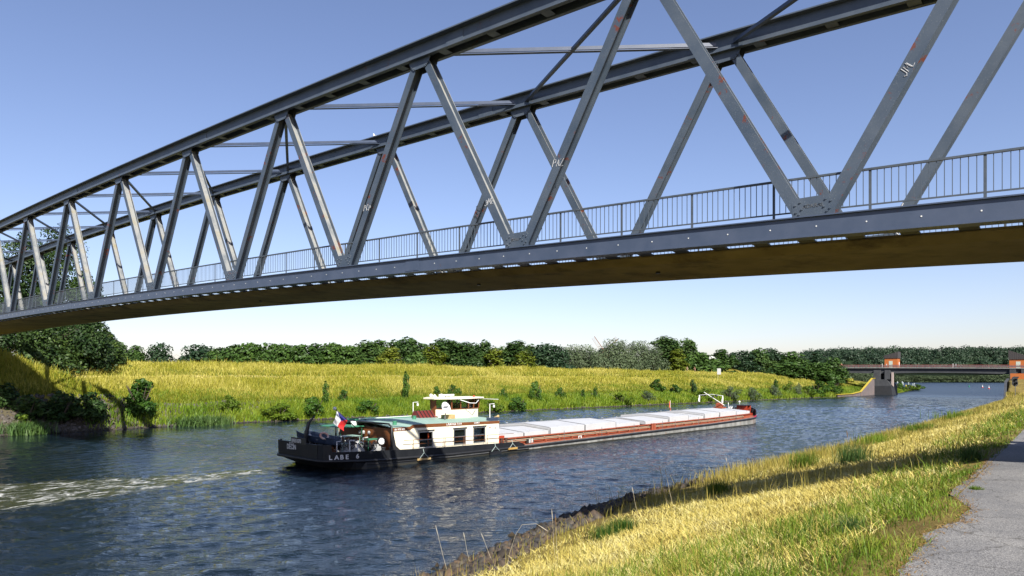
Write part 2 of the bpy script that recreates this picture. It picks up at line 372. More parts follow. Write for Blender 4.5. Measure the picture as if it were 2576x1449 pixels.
# ------------------------------------------------------------------ water
BO = np.array([-17.01, 54.09]); BE = np.array([.69466, .71934])       # stern of the barge on the water, heading
def water_mat():
    m, t, b, N, L = nodes('canal water'); g = N('ShaderNodeNewGeometry'); P = g.outputs['Position']
    b.inputs['Roughness'].default_value = .04; b.inputs['IOR'].default_value = 1.333
    # coordinates along the wake: x = metres ahead of the stern, y = metres to port
    mp = N('ShaderNodeMapping', vector_type='TEXTURE'); L(P, mp.inputs[0])
    mp.inputs['Location'].default_value = (*BO, 0); mp.inputs['Rotation'].default_value = (0, 0, math.atan2(BE[1], BE[0]))
    sx = N('ShaderNodeSeparateXYZ'); L(mp.outputs[0], sx.inputs[0]); X, Y = sx.outputs[0], sx.outputs[1]
    n1 = noise_of(N, L, mp.outputs[0], .16, 3, .5)
    yy = math_(N, L, 'ADD', math_(N, L, 'ADD', Y, math_(N, L, 'MULTIPLY', X, .05)), math_(N, L, 'MULTIPLY_ADD', n1, 5.0)); t.nodes[-2].inputs[2].default_value = -2.5
    for n_ in t.nodes:
        if n_.type == 'MATH' and n_.operation == 'MULTIPLY_ADD': n_.inputs[2].default_value = -2.5
    half = math_(N, L, 'MULTIPLY_ADD', X, -.24); t.nodes[-1].inputs[2].default_value = 1.0
    inside = math_(N, L, 'SUBTRACT', half, math_(N, L, 'ABSOLUTE', yy))
    band = ramp(N, L, math_(N, L, 'MULTIPLY', inside, .6), [(.0, (0,0,0)), (.5, (1,1,1))])
    aft = ramp(N, L, math_(N, L, 'MULTIPLY', X, -.1), [(.12, (0,0,0)), (.32, (1,1,1)), (.9, (.9,.9,.9))])
    n2 = noise_of(N, L, mp.outputs[0], 1.0, 9, .68, (.55, 1.1, 1))
    v = N('ShaderNodeTexVoronoi', feature='DISTANCE_TO_EDGE'); v.inputs['Scale'].default_value = .9
    mpv = N('ShaderNodeMapping'); L(mp.outputs[0], mpv.inputs[0]); mpv.inputs['Scale'].default_value = (.45, 1.3, 1)
    nw = N('ShaderNodeTexNoise'); nw.inputs['Scale'].default_value = 1.1; nw.inputs['Detail'].default_value = 5; L(mp.outputs[0], nw.inputs['Vector'])
    av = N('ShaderNodeVectorMath', operation='MULTIPLY_ADD'); L(nw.outputs['Color'], av.inputs[0]); av.inputs[1].default_value = (1.5,1.5,0); L(mpv.outputs[0], av.inputs[2])
    L(av.outputs[0], v.inputs['Vector'])
    lace = ramp(N, L, v.outputs['Distance'], [(.0, (1,1,1)), (.04, (.7,.7,.7)), (.11, (0,0,0))])
    blot = ramp(N, L, n2, [(.45, (0,0,0)), (.57, (1,1,1))])
    near_prop = ramp(N, L, math_(N, L, 'MULTIPLY', X, -.05), [(.08, (0,0,0)), (.18, (1,1,1)), (.45, (.45,.45,.45)), (.8, (.12,.12,.12)), (1, (.06,.06,.06))])
    solid = ramp(N, L, n2, [(.53, (0,0,0)), (.63, (1,1,1))])
    fo = mixc(N, L, 1.0, lace, blot, 'MULTIPLY')
    fo = mixc(N, L, near_prop, fo, mixc(N, L, 1.0, solid, (.75,.75,.75), 'MULTIPLY'), 'LIGHTEN')
    fo = mixc(N, L, 1.0, fo, band, 'MULTIPLY'); fo = mixc(N, L, 1.0, fo, aft, 'MULTIPLY')
    # foam where the bow breaks the water
    bx = math_(N, L, 'SUBTRACT', X, 79.3); by = math_(N, L, 'ADD', Y, 1.2)
    br = math_(N, L, 'SQRT', math_(N, L, 'ADD', math_(N, L, 'MULTIPLY', bx, math_(N, L, 'MULTIPLY', bx, .5)), math_(N, L, 'MULTIPLY', by, math_(N, L, 'MULTIPLY', by, .12))))
    bw = ramp(N, L, br, [(.5, (1,1,1)), (1.3, (0,0,0))]); bw2 = ramp(N, L, n2, [(.5, (0,0,0)), (.62, (1,1,1))])
    fo = mixc(N, L, 1.0, fo, mixc(N, L, 1.0, bw, bw2, 'MULTIPLY'), 'LIGHTEN')
    fo_s = N('ShaderNodeSeparateColor'); L(fo, fo_s.inputs[0])
    churn = mixc(N, L, 1.0, band, aft, 'MULTIPLY')
    big = noise_of(N, L, P, .035, 3, .5)
    wc = ramp(N, L, big, [(.35, (.005,.010,.013)), (.7, (.006,.014,.026))])
    wc = mixc(N, L, churn, wc, (.030,.034,.012))
    col = mixc(N, L, fo_s.outputs[0], wc, (.50,.51,.49)); L(col, b.inputs['Base Color'])
    rg = math_(N, L, 'MULTIPLY_ADD', fo_s.outputs[0], .6); t.nodes[-1].inputs[2].default_value = .04
    sq = N('ShaderNodeSeparateXYZ'); L(P, sq.inputs[0]); qd = math_(N, L, 'ADD', math_(N, L, 'MULTIPLY', sq.outputs[0], VX[0]), math_(N, L, 'MULTIPLY', sq.outputs[1], VX[1]))
    ro = ramp(N, L, math_(N, L, 'MULTIPLY', qd, 1/500), [(.40, (0,0,0)), (.68, (.30,.30,.30))]); ros = N('ShaderNodeSeparateColor'); L(ro, ros.inputs[0])
    L(math_(N, L, 'ADD', rg, ros.outputs[0]), b.inputs['Roughness'])
    # ripples: long wake waves, wind ripples, fine chop
    wv = N('ShaderNodeTexWave', wave_type='BANDS', bands_direction='Y', wave_profile='SIN')
    wv.inputs['Scale'].default_value = .17; wv.inputs['Distortion'].default_value = 5; wv.inputs['Detail'].default_value = 3; wv.inputs['Detail Scale'].default_value = .6
    mw = N('ShaderNodeMapping'); L(mp.outputs[0], mw.inputs[0]); mw.inputs['Rotation'].default_value = (0, 0, R(-14)); L(mw.outputs[0], wv.inputs['Vector'])
    a1 = noise_of(N, L, P, .75, 3, .55, (.55, 1.25, 1), R(-38)); a2 = noise_of(N, L, P, 2.3, 4, .6, (.6, 1.3, 1), R(-30)); a3 = noise_of(N, L, P, 7, 3, .6, (.7, 1.2, 1), R(-20))
    h_ = math_(N, L, 'ADD', math_(N, L, 'MULTIPLY', a1, .13), math_(N, L, 'MULTIPLY', a2, .13))
    h_ = math_(N, L, 'ADD', h_, math_(N, L, 'MULTIPLY', a3, .04)); h_ = math_(N, L, 'ADD', h_, math_(N, L, 'MULTIPLY', wv.outputs['Fac'], .07))
    calm = noise_of(N, L, P, .045, 3, .55, (1, 1.6, 1), R(40)); calm = ramp(N, L, calm, [(.36, (.55,.55,.55)), (.6, (1,1,1))])
    ch = N('ShaderNodeSeparateColor'); L(churn, ch.inputs[0])
    sp_ = N('ShaderNodeSeparateXYZ'); L(P, sp_.inputs[0])             # distance from the sheltered far bank
    dp = math_(N, L, 'ADD', math_(N, L, 'MULTIPLY', sp_.outputs[0], UX[0]+.135*VX[0]), math_(N, L, 'MULTIPLY', sp_.outputs[1], UX[1]+.135*VX[1]))
    sh_ = ramp(N, L, math_(N, L, 'MULTIPLY', math_(N, L, 'ADD', dp, -105.0 + 60), 1/60), [(.0, (1,1,1)), (.55, (.8,.8,.8)), (.97, (.16,.16,.16))])
    shs = N('ShaderNodeSeparateColor'); L(sh_, shs.inputs[0])
    h_ = math_(N, L, 'MULTIPLY', math_(N, L, 'MULTIPLY', h_, calm), shs.outputs[0])
    h_ = math_(N, L, 'ADD', h_, math_(N, L, 'MULTIPLY', math_(N, L, 'MULTIPLY', n2, ch.outputs[0]), .5))
    bn = N('ShaderNodeBump'); bn.inputs['Strength'].default_value = .9; bn.inputs['Distance'].default_value = 1.0
    L(h_, bn.inputs['Height']); L(bn.outputs[0], b.inputs['Normal'])
    return m
M['water'] = water_mat()
_wr = np.random.default_rng(3)
def waves(p, q, fine=.3):
    z = 0*p
    for i in range(44):                                               # short crossing wind ripples and the barge's own wash
        lam = np.exp(_wr.uniform(np.log(.36), np.log(2.8))); a = _wr.normal(1.15, .5) if i % 4 else _wr.normal(.2, .35); k = 2*np.pi/lam; ph = _wr.uniform(0, 6.28)
        if lam < fine: continue
        amp = .0044*lam**.9*(1.35 if i % 4 == 0 else 1)
        z = z + amp*np.sin(k*(p*np.sin(a)+q*np.cos(a)) + ph + .7*np.sin(k*.13*(p*np.cos(a)-q*np.sin(a))+i))
    env = .62 + .38*hsh(p*.09, q*.11, 2)
    return z*env*np.clip((103 - far_pw(q)*0 - p)/16, .12, 1)
wV, wF, wn = [], [], 0
for p0, p1, q0, q1, st, gain in ((8, 62.05, 3, 52.05, .11, 1.0), (62, 104, 3, 52.05, .2, 1.05), (8, 104, 52, 112.05, .24, 1.1), (10, 104, 112, 170.1, .42, 1.5), (12, 92, 170, 330, .66, 2.0)):
    Pg, Qg = np.meshgrid(np.arange(p0, p1, st), np.arange(q0, q1, st), indexing='ij')
    _wr = np.random.default_rng(3); Zg = waves(Pg, Qg, st*2.6)*gain*np.clip((330-Qg)/90, 0, 1) + .012
    i_ = np.arange(Pg.size).reshape(Pg.shape)
    wV.append(np.stack([UX[0]*Pg+VX[0]*Qg, UX[1]*Pg+VX[1]*Qg, Zg], -1).reshape(-1,3)); wF.append(np.stack([i_[:-1,:-1], i_[:-1,1:], i_[1:,1:], i_[1:,:-1]], -1).reshape(-1,4) + wn); wn += Pg.size
for p0, p1, q0, q1 in ((-60,140,-60,3.05),(-60,8.05,3.05,330),(103.8,140,3.05,330),(91.6,103.8,169.9,330),(-500,140,329.5,1300),(140,500,280,1300)):
    wV.append(np.array([(*PQ(a, c), 0) for a, c in ((p0,q0),(p0,q1),(p1,q1),(p1,q0))])); wF.append(np.array([[0,1,2,3]]) + wn); wn += 4
wat = link('water', np_mesh('water', np.concatenate(wV), np.concatenate(wF), None, M['water'], True)); tag(wat, kind='structure')
_up = sum(1 for i in range(0, len(wat.data.polygons), 997) if wat.data.polygons[i].normal.z > 0)
if _up*2 < len(range(0, len(wat.data.polygons), 997)): wat.data.flip_normals()
gm = MB(); gm.add([(-3500,-1500,-3),(3500,-1500,-3),(3500,3500,-3),(-3500,3500,-3)], [(0,1,2,3)])
tag(gm.build('ground', M['soil']), kind='structure')
# far shore and its wooded hill
def hill_z(X, Y):
    s = np.clip((Y - 905) / 130, 0, 1); top = np.interp(X, [150, 380, 470, 560, 700, 1000], [12, 30, 44, 48, 49, 49])
    return -1.5 + 2.2*np.clip((Y-880)/12, 0, 1) + top * s*s*(3-2*s) * .8 + 1.2*hsh(X*.03, Y*.03)
xs, ys = np.arange(-400, 1500, 20.), np.concatenate([np.arange(870, 1100, 8.), np.arange(1100, 2600, 100.)])
Xg, Yg = np.meshgrid(xs, ys, indexing='ij'); i = np.arange(Xg.size).reshape(Xg.shape)
me = np_mesh('hill', np.stack([Xg, Yg, hill_z(Xg, Yg)], -1).reshape(-1,3), np.stack([i[:-1,:-1], i[1:,:-1], i[1:,1:], i[:-1,1:]], -1).reshape(-1,4), None, pm('wooded hillside floor', (.018,.035,.018), (.03,.05,.025), .05, .95, spec=.05, world=True), True)
tag(link('hill', me), kind='structure')

# ------------------------------------------------------------------ grass blades and stones (numpy)
rng = np.random.default_rng(7)
def blades(name, P, H, Wd, lean, mat, cup=.5):
    n = len(P); az = rng.uniform(0, 2*np.pi, n); az2 = az + rng.normal(0, .8, n) + np.pi/2
    wx = np.stack([np.cos(az), np.sin(az), np.zeros(n)], 1) * (Wd/2)[:, None]
    ln = np.stack([np.cos(az2), np.sin(az2), np.zeros(n)], 1) * (lean*H)[:, None]
    up = np.zeros((n,3)); up[:, 2] = H * np.sqrt(np.maximum(.05, 1 - np.minimum(lean, .97)**2))
    b = P - np.array([0,0,.03])
    v = np.stack([b-wx, b+wx, b+up*.55+ln*.28*cup*2-wx*.8, b+up*.55+ln*.28*cup*2+wx*.8, b+up+ln], 1).reshape(-1,3)
    k = np.arange(n)*5
    return np_mesh(name, v, np.stack([k,k+1,k+3,k+2],1), np.stack([k+2,k+3,k+4],1), mat)
def pq_points(p, q, fz):
    return np.stack([UX[0]*p+VX[0]*q, UX[1]*p+VX[1]*q, fz(p,q)], 1)
def in_view(P, m=.06):
    Y = np.maximum(P[:,1], .1); x = P[:,0]/Y*FPX; y = YH - (P[:,2]-CAMH)/Y*FPX
    return (P[:,1] > 2) & (np.abs(x) < 1288*(1+m)) & (y < 1449*(1+m))

STRAW = [(.30,.22,.045),(.58,.46,.10),(.74,.62,.17),(.84,.76,.34),(.62,.50,.11)]
MEADOW = [(.17,.21,.014),(.31,.32,.022),(.46,.42,.05),(.66,.59,.14),(.55,.48,.08)]
LUSH = [(.055,.12,.008),(.11,.21,.012),(.19,.30,.018),(.29,.36,.03),(.24,.27,.03)]
GREEN = [(.035,.085,.007),(.085,.17,.010),(.15,.25,.014),(.25,.32,.03),(.38,.36,.06)]
M['straw'] = leafmat('dry straw', STRAW, .15, .5); M['meadow'] = leafmat('ripe meadow grass', MEADOW, .2, .07)
M['lush'] = leafmat('lush waterside plants', LUSH, .25, .2); M['verge'] = leafmat('verge grass', GREEN, .25, .6)
# near bank
def scatter_near(n, dmin, dmax, plo, phi, keep=None):
    q = rng.uniform(0, 330, n); q = dmin + (dmax-dmin)*rng.random(n)**1.0
    p = rng.uniform(plo, phi, n); P = pq_points(p, q, near_z)
    ok = in_view(P) & (p < near_pw(q) - .3)
    if keep is not None: ok &= rng.random(n) < keep(p, q)
    return P[ok], p[ok], q[ok]
def dist(P): return np.linalg.norm(P - np.array([0,0,CAMH]), axis=1)
gr = []
def patch(p, q, s): return .5 + .5*hsh(p*s, q*s, 3)
for (n, a, b_) in ((90000, 1, 14), (90000, 14, 32), (90000, 32, 90), (60000, 90, 240)):
    P, p, q = scatter_near(n, a, b_, 2.6, 15.2, lambda p, q: np.clip(1.25 - np.abs((p - near_pw(q)*.42)/5.4), .12, 1))
    d = dist(P); gr.append((P, rng.uniform(.10,.36,len(P))*(1+d*.004), .006+d*.00075, rng.uniform(.72,.98,len(P))))
cat = lambda g: [np.concatenate([x[i] for x in g]) for i in range(4)]
P, H, Wd, ln = cat(gr); tag(link('straw', blades('straw', P, H, Wd, ln, M['straw'])), kind='stuff', label='pale cut straw lying on the near bank', cat='straw')
gr = []
for (n, a, b_, hs) in ((95000, 1, 12, .85), (70000, 12, 26, .85), (50000, 26, 70, 1.0), (30000, 70, 240, 1.2)):
    P, p, q = scatter_near(n, a, b_, .9, 9.5, lambda p, q: (p > edge_p(q) - .06)*np.clip(1.15 - (p-1.6)/np.interp(q, [4, 12, 18, 22, 40], [10.5, 7.0, 3.4, 3.4, 3.6]), 0, 1)*np.clip((patch(p, q, 1.3)*1.5-.1), .12, 1))
    d = dist(P); gr.append((P, rng.gamma(4, .062, len(P))*hs*np.clip(.40+(p-edge_p(q))*.6, .35, 1.25), .005+d*.0007, rng.uniform(.25,.95,len(P))))
P, H, Wd, ln = cat(gr); tag(link('verge_grass', blades('verge_grass', P, H, Wd, ln, M['verge'])), kind='stuff')
gr = []
for (n, a, b_, hs) in ((26000, 2, 20, 1), (26000, 20, 40, 1), (60000, 40, 110, 1.2), (50000, 110, 250, 1.5)):
    P, p, q = scatter_near(n, a, b_, 3, 18, lambda p, q: np.clip((patch(p, q, .55)-.35)*1.4, .05, 1)*np.clip((p/near_pw(q)-.12)*1.6, .1, 1)*np.interp(q, [0, 16, 30, 50, 70], [.35, .3, .3, .8, 1]))
    d = dist(P); gr.append((P, rng.uniform(.2,.62,len(P))*hs, .006+d*.0006, rng.uniform(.1,.6,len(P))))
q = rng.uniform(4, 46, 2600); p = rng.uniform(3.2, 15.5, 2600); P = pq_points(p, q, near_z); ok = in_view(P) & (p < near_pw(q)-2.2) & (patch(p, q, .8) > .45); P = P[ok]; d = dist(P)
gr.append((P, rng.uniform(.4,.95,len(P)), .004+d*.00045, rng.uniform(.05,.35,len(P))))
for (n, a, b_) in ((9000, 30, 70), (16000, 70, 250)):
    q = rng.uniform(a, b_, n); p = near_pw(q) - rng.uniform(.4, 4.5, n); P = pq_points(p, q, near_z)
    ok = in_view(P) & (rng.random(n) < np.clip((patch(p*.2, q, .5)-.3)*1.8, .03, 1)); P = P[ok]; d = dist(P)
    gr.append((P, rng.uniform(.4,1.15,len(P)), .006+d*.0005, rng.uniform(.05,.5,len(P))))
P, H, Wd, ln = cat(gr); tag(link('bank_grass', blades('bank_grass', P, H, Wd, ln, leafmat('bank grass', [(.16,.18,.02),(.30,.28,.04),(.45,.36,.08),(.55,.43,.13)], .2, .35))), kind='stuff')
n = 2600; q = rng.uniform(3, 24, n); p = edge_p(q) - np.abs(rng.normal(0, .16, n)) + .05; P = pq_points(p, q, lambda a, c: 4.79 + 0*a)
ok = in_view(P); P = P[ok]; tag(link('path_litter', blades('path_litter', P, rng.uniform(.03,.12,len(P)), rng.uniform(.006,.02,len(P)), np.full(len(P), .96), leafmat('dry litter', [(.16,.06,.025),(.28,.16,.05),(.42,.32,.12)], 0, 1.5))), kind='stuff')
# far bank
gr = []
for (n, q0, q1, tl, th, hs) in ((190000, 18, 130, 8.2, 36, 1), (120000, 130, 330, 8.5, 35, 1)):
    q = rng.uniform(q0, q1, n); t_ = rng.uniform(tl, th, n); p = far_pw(q) + t_
    keep = (rng.random(n) < np.clip((t_-7)/3, .1, 1))
    P = pq_points(p, q, far_z); ok = in_view(P) & keep; P, t2 = P[ok], t_[ok]; d = dist(P)
    mown = np.where((t2 > 21.5) & (t2 < 26), .3, 1.0)
    gr.append((P, rng.gamma(9, .085, len(P))*hs*mown*(.55+.75*patch(topq(P[:,0], P[:,1])[0], topq(P[:,0], P[:,1])[1], .5)), .015+d*.00062, rng.uniform(.1,.55,len(P))))
P, H, Wd, ln = cat(gr); tag(link('meadow_grass', blades('meadow_grass', P, H, Wd, ln, M['meadow'])), kind='stuff')
M['slope'] = leafmat('green slope grass', [(.075,.125,.010),(.14,.19,.012),(.23,.26,.02),(.36,.34,.04)], .2, .1)
gr = []
for (n, q0, q1) in ((90000, 18, 130), (70000, 130, 330)):
    q = rng.uniform(q0, q1, n); t_ = 8.3 + 26*rng.random(n)**1.6; p = far_pw(q) + t_
    ok = rng.random(n) < np.clip(1.1 - (t_-8)/11, .05, 1)*np.clip(.35+patch(p*.3, q*.3, .35), .2, 1)
    ok |= (rng.random(n) < .55*(np.abs(t_-27.5) < 1.6))
    P = pq_points(p, q, far_z); ok &= in_view(P); P = P[ok]; d = dist(P)
    gr.append((P, rng.uniform(.5,1.05,len(P)), .016+d*.00065, rng.uniform(.1,.55,len(P))))
q = rng.uniform(30, 140, 40000); t_ = rng.uniform(21.6, 25.6, 40000); p = far_pw(q) + t_; P = pq_points(p, q, far_z); P = P[in_view(P)]; d = dist(P)
tag(link('mown_strip', blades('mown_strip', P, rng.uniform(.15,.4,len(P)), .02+d*.0008, rng.uniform(.5,.97,len(P)), M['straw'])), kind='stuff')
P, H, Wd, ln = cat(gr); tag(link('slope_grass', blades('slope_grass', P, H, Wd, ln, M['slope'])), kind='stuff')
gr = []
for (n, q0, q1, tl, th) in ((90000, 34, 130, .2, 14), (90000, 130, 420, .2, 15)):
    q = rng.uniform(q0, q1, n); t_ = tl + (th-tl)*rng.random(n)**1.3; p = far_pw(q) + t_
    pa_ = patch(p*1.6, q, .16) + .35*patch(p, q, .6)
    dens = np.where(t_ < 6, np.interp(q, [34, 50, 62, 75, 130], [.10, .35, .9, 2.2, 2.6]), np.where(t_ < 9, np.interp(q, [40, 70, 100], [.25, .5, 1.4]), .8))
    ok = (rng.random(n) < np.clip((pa_-np.interp(q, [60, 110], [.45, .12]))*2.2, 0, 1)*dens); P = pq_points(p, q, far_z)[ok]; t2 = t_[ok]; ok2 = in_view(P); P = P[ok2]; t2 = t2[ok2]; d = dist(P)
    gr.append((P, rng.uniform(.5,1.7,len(P))*np.where(t2 < 6, 1.0, .6), .02+d*.0008, rng.uniform(.1,.7,len(P))))
P, H, Wd, ln = cat(gr); tag(link('waterside_plants', blades('waterside_plants', P, H, Wd, ln, M['lush'])), kind='stuff')

# riprap
def stones(name, P, s, mat):
    n = len(P); ico = []
    import bmesh
    bm = bmesh.new(); bmesh.ops.create_icosphere(bm, subdivisions=1, radius=1); bv = np.array([v.co[:] for v in bm.verts]); bf = np.array([[v.index for v in f.verts] for f in bm.faces]); bm.free()
    k = len(bv); V = np.repeat(bv[None], n, 0) * rng.uniform(.62, 1.2, (n, k, 1)) * rng.uniform(.7, 1.3, (n, 1, 3))
    # flatten some sides so that the stones look broken, not round
    for _ in range(4):
        d = rng.normal(size=(n,1,3)); d /= np.linalg.norm(d, axis=2, keepdims=True); h_ = rng.uniform(.45,.8,(n,1,1))
        pr = (V*d).sum(2, keepdims=True); V = V - d*np.maximum(pr-h_, 0)
    V = V * s[:, None, None] + P[:, None, :]
    F = (bf[None] + (np.arange(n)*k)[:, None, None]).reshape(-1,3)
    return np_mesh(name, V.reshape(-1,3), None, F, mat)
def stone_mat(name, cols, wet=.25):
    m, t, b, N, L = nodes(name); g = N('ShaderNodeNewGeometry'); n_ = len(cols); cols = [dim(c) for c in cols]
    col = ramp(N, L, g.outputs['Random Per Island'], [(i/(n_-1), c) for i, c in enumerate(cols)])
    f = noise_of(N, L, g.outputs['Position'], 9, 5, .65)
    col = mixc(N, L, .8, col, ramp(N, L, f, [(.3, (.6,.6,.6)), (.7, (1.3,1.25,1.2))]), 'MULTIPLY')
    sx = N('ShaderNodeSeparateXYZ'); L(g.outputs['Position'], sx.inputs[0])
    k = ramp(N, L, math_(N, L, 'ADD', sx.outputs[2], math_(N, L, 'MULTIPLY', f, .2)), [(.12, (.25,.27,.2)), (wet+.12, (1,1,1))])
    col = mixc(N, L, 1.0, col, k, 'MULTIPLY')
    L(col, b.inputs['Base Color']); b.inputs['Roughness'].default_value = .8; b.inputs['Specular IOR Level'].default_value = .3
    bn = N('ShaderNodeBump'); bn.inputs['Strength'].default_value = .5; bn.inputs['Distance'].default_value = .03
    L(f, bn.inputs['Height']); L(bn.outputs[0], b.inputs['Normal']); return m
M['stone'] = stone_mat('basalt riprap', [(.050,.042,.034),(.085,.062,.044),(.060,.060,.062),(.12,.10,.08),(.042,.042,.045),(.14,.095,.06),(.075,.068,.06)])
M['farstone'] = stone_mat('far riprap', [(.075,.066,.056),(.12,.105,.09),(.062,.058,.055),(.18,.16,.14),(.09,.08,.068)], .3)
n = 5200; q = np.concatenate([rng.uniform(8, 40, 3400), rng.uniform(40, 110, 1800)]); off = rng.uniform(-.9, 3.1, n)
wdt = np.interp(q, [8, 28, 36, 60], [3.1, 2.6, 1.6, 1.3]) + .5*hsh(q*.7, q*.3); ok = off < wdt; q, off = q[ok], off[ok]
p = near_pw(q) - off; P = pq_points(p, q, near_z); P[:,2] += .05; ok = in_view(P, .15); P = P[ok]
s = .09 + rng.gamma(2.0, .038, len(P)); tag(link('riprap', stones('riprap', P, s, M['stone'])), kind='stuff', label='dark broken stones along the near waterline')
n = 9000; q = np.concatenate([rng.uniform(-5, 75, 5600), rng.uniform(75, 250, 3400)]); t_ = np.where(q < 75, rng.uniform(-.8, 8.5, n), np.where(rng.random(n) < .45, rng.uniform(-.6, .8, n), rng.uniform(6.5, 9, n)))
P = pq_points(far_pw(q)+t_, q, far_z); ok = in_view(P, .1); P = P[ok]; q = q[ok]
s = rng.uniform(.14, .36, len(P)); tag(link('far_riprap', stones('far_riprap', P, s, M['farstone'])), kind='stuff')
# ------------------------------------------------------------------ truss bridge over the canal
AS = 1.15                                            # bridge size against the survey unit
P0 = np.array([7.546, 17.0])*AS; PL = 9.444*AS; W = 6.1
_k = [-.4415, 0, 1, 2, 3, 4, 5, 7.344, 10.8]; _z = [3.809, 3.98, 4.384, 4.668, 5.003, 5.214, 5.291, 5.631, 5.35]
_pf = np.polyfit(_k, _z, 3, w=[1,1,1,1,1,1,1,1.4,.35])
def zt(k): return CAMH + AS*float(np.polyval(_pf, k))
def BP(k, off, dz=0.0):
    g = P0 + UX*PL*k + VX*off*AS; return Vector((g[0], g[1], zt(k) + dz*AS))
K0, K1 = -1, 11; TU, TD = 7.5, .56
root = thing('truss_bridge', 'grey steel lattice truss bridge with tubular railing spanning the canal overhead', 'bridge', (*(P0 - UX*PL + VX*W/2*AS), 0))
VV = Vector((VX[0], VX[1], 0)); UU = Vector((UX[0], UX[1], 0))
def chord(mb, sec, ks, off, dz=0, mi=0):
    mb.loft([[BP(k, off + o, dz + z) for o, z in sec] for k in ks], mi)
rect = lambda a, b, c, d: [(a, c), (b, c), (b, d), (a, d)]
ksb = [K0 - .06] + [K0 + .5*i for i in range(2*(K1-K0)+1)] + [K1 + .06]
kst = [K0 + .5 - .04] + [K0 + .5*i for i in range(1, 2*(K1-K0))] + [K1 - .5 + .04]
sec_b = [(-.21,0),(.21,0),(.21,-.03),(.15,-.03),(.15,-.50),(.21,-.50),(.21,-.53),(-.21,-.53),(-.21,-.50),(-.15,-.50),(-.15,-.03),(-.21,-.03)]
hsec = lambda a, b: [(-a,-b),(a,-b),(a,-b+.03),(.015,-b+.03),(.015,b-.03),(a,b-.03),(a,b),(-a,b),(-a,b-.03),(-.015,b-.03),(-.015,-b+.03),(-a,-b+.03)]
diag = {}
for off, face in ((0, -1), (W, -1)):
    mb = MB(); chord(mb, sec_b, ksb, off)
    for k in (1.55, 5.45): chord(mb, rect(-.165,-.15,-.47,-.05), [k-.04, k+.04], off)          # splice covers
    k = K0 + .04
    while k < K1:
        p = BP(k, off - .15, -.27); mb.lathe(p - VV*.012, [(.0,0),(.021,0),(.017,.014),(0,.014)], 8, 1, axis=VV); k += .119
    bc = mb.build('bottom_chord', [M['steel_dark'], M['white'] if off == 0 else M['galv']], root, world=True)
    mb = MB(); chord(mb, rect(-.46,.46,TD,TD+.045), kst, off, TU)
    for sg in (-1, 1):
        chord(mb, rect(sg*.22-.018, sg*.22+.018, 0, TD), kst, off, TU)
        chord(mb, rect(min(sg*.239,sg*.36), max(sg*.239,sg*.36), .005, .035), kst, off, TU)
    n = int((K1-K0-1)*4)
    for i in range(n):
        kk = K0 + .5 + (i+.5)/4
        chord(mb, rect(-.2,.2,.03,.05), [kk-.02, kk+.02], off, TU)
    for kk in (1.3, 3.3, 5.3, 7.3):
        kk += .0 if off == 0 else .42
        for sg in (-1,): chord(mb, rect(sg*.22-.036, sg*.22-.02, .08, TD-.06), [kk-.045, kk+.045], off, TU)
    tc = mb.build('top_chord', M['steel'], root, world=True)
    for k in range(K0, K1+1):                                        # lower gussets with bolts
        mb = MB(); f = off - .168
        poly = [(-.5,-.02),(.5,-.02),(.5,.36),(.40,.47),(-.40,.47),(-.5,.36)]
        mb.prism([BP(k, f, 0) + UU*a*AS + Vector((0,0,b*AS)) for a, b in poly], VV*-.018)
        for sx in (-1, 1):
            for a, b in ((.42,.30),(.40,.12),(.30,.36),(.26,.18),(.17,.28),(.33,.06)):
                mb.lathe(BP(k, f-.018) + UU*a*sx*AS + Vector((0,0,b*AS)), [(.031,0),(.027,-.026),(0,-.026)], 6, axis=VV)
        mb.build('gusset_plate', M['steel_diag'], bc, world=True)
    for k in range(K0, K1):                                          # upper gussets
        mb = MB(); kk = k + .5
        for f in (off-.215, off+.20):
            poly = [(-.62,.06),(.62,.06),(.5,-.20),(.34,-.34),(-.34,-.34),(-.5,-.20)]
            mb.prism([BP(kk, f, TU) + UU*a*AS + Vector((0,0,b*AS)) for a, b in poly], VV*.018)
        for sx in (-1, 1):
            for a, b in ((.42,-.2),(.34,-.26),(.27,-.30)):
                mb.lathe(BP(kk, off-.215, TU) + UU*a*sx*AS + Vector((0,0,b*AS)), [(.026,0),(.022,-.02),(0,-.02)], 6, axis=VV)
        mb.build('node_plate', M['steel'], tc, world=True)
    for k in range(K0, K1):
        for a, b in ((k, k+.5), (k+1, k+.5)):
            sgn = 1 if b > a else -1
            p, q = BP(a, off, .03) + UU*.345*sgn, BP(b, off, TU - .06) - UU*.30*sgn
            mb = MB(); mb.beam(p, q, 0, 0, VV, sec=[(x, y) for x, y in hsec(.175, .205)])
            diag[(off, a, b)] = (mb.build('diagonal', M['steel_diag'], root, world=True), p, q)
for i in range(K0, K1-1):                                            # X bracing between the top chords
    for o1, o2 in ((0, W), (W, 0)):
        p, q = BP(i+.5, o1, TU+.30), BP(i+1.5, o2, TU+.30 + (.0 if o1 == 0 else .0))
        d = (q-p).normalized(); p = p + d*.3; q = q - d*.3
        mb = MB()
        mb.beam(p + Vector((0,0,.06 if o1 else 0)), q + Vector((0,0,.06 if o1 else 0)), .06, .15)
        mb.beam(p - Vector((0,0,.09)), q - Vector((0,0,.09)), .17, .022 if o1 else .026)
        mb.build('bracing_bar', M['steel_dark'], root, world=True)
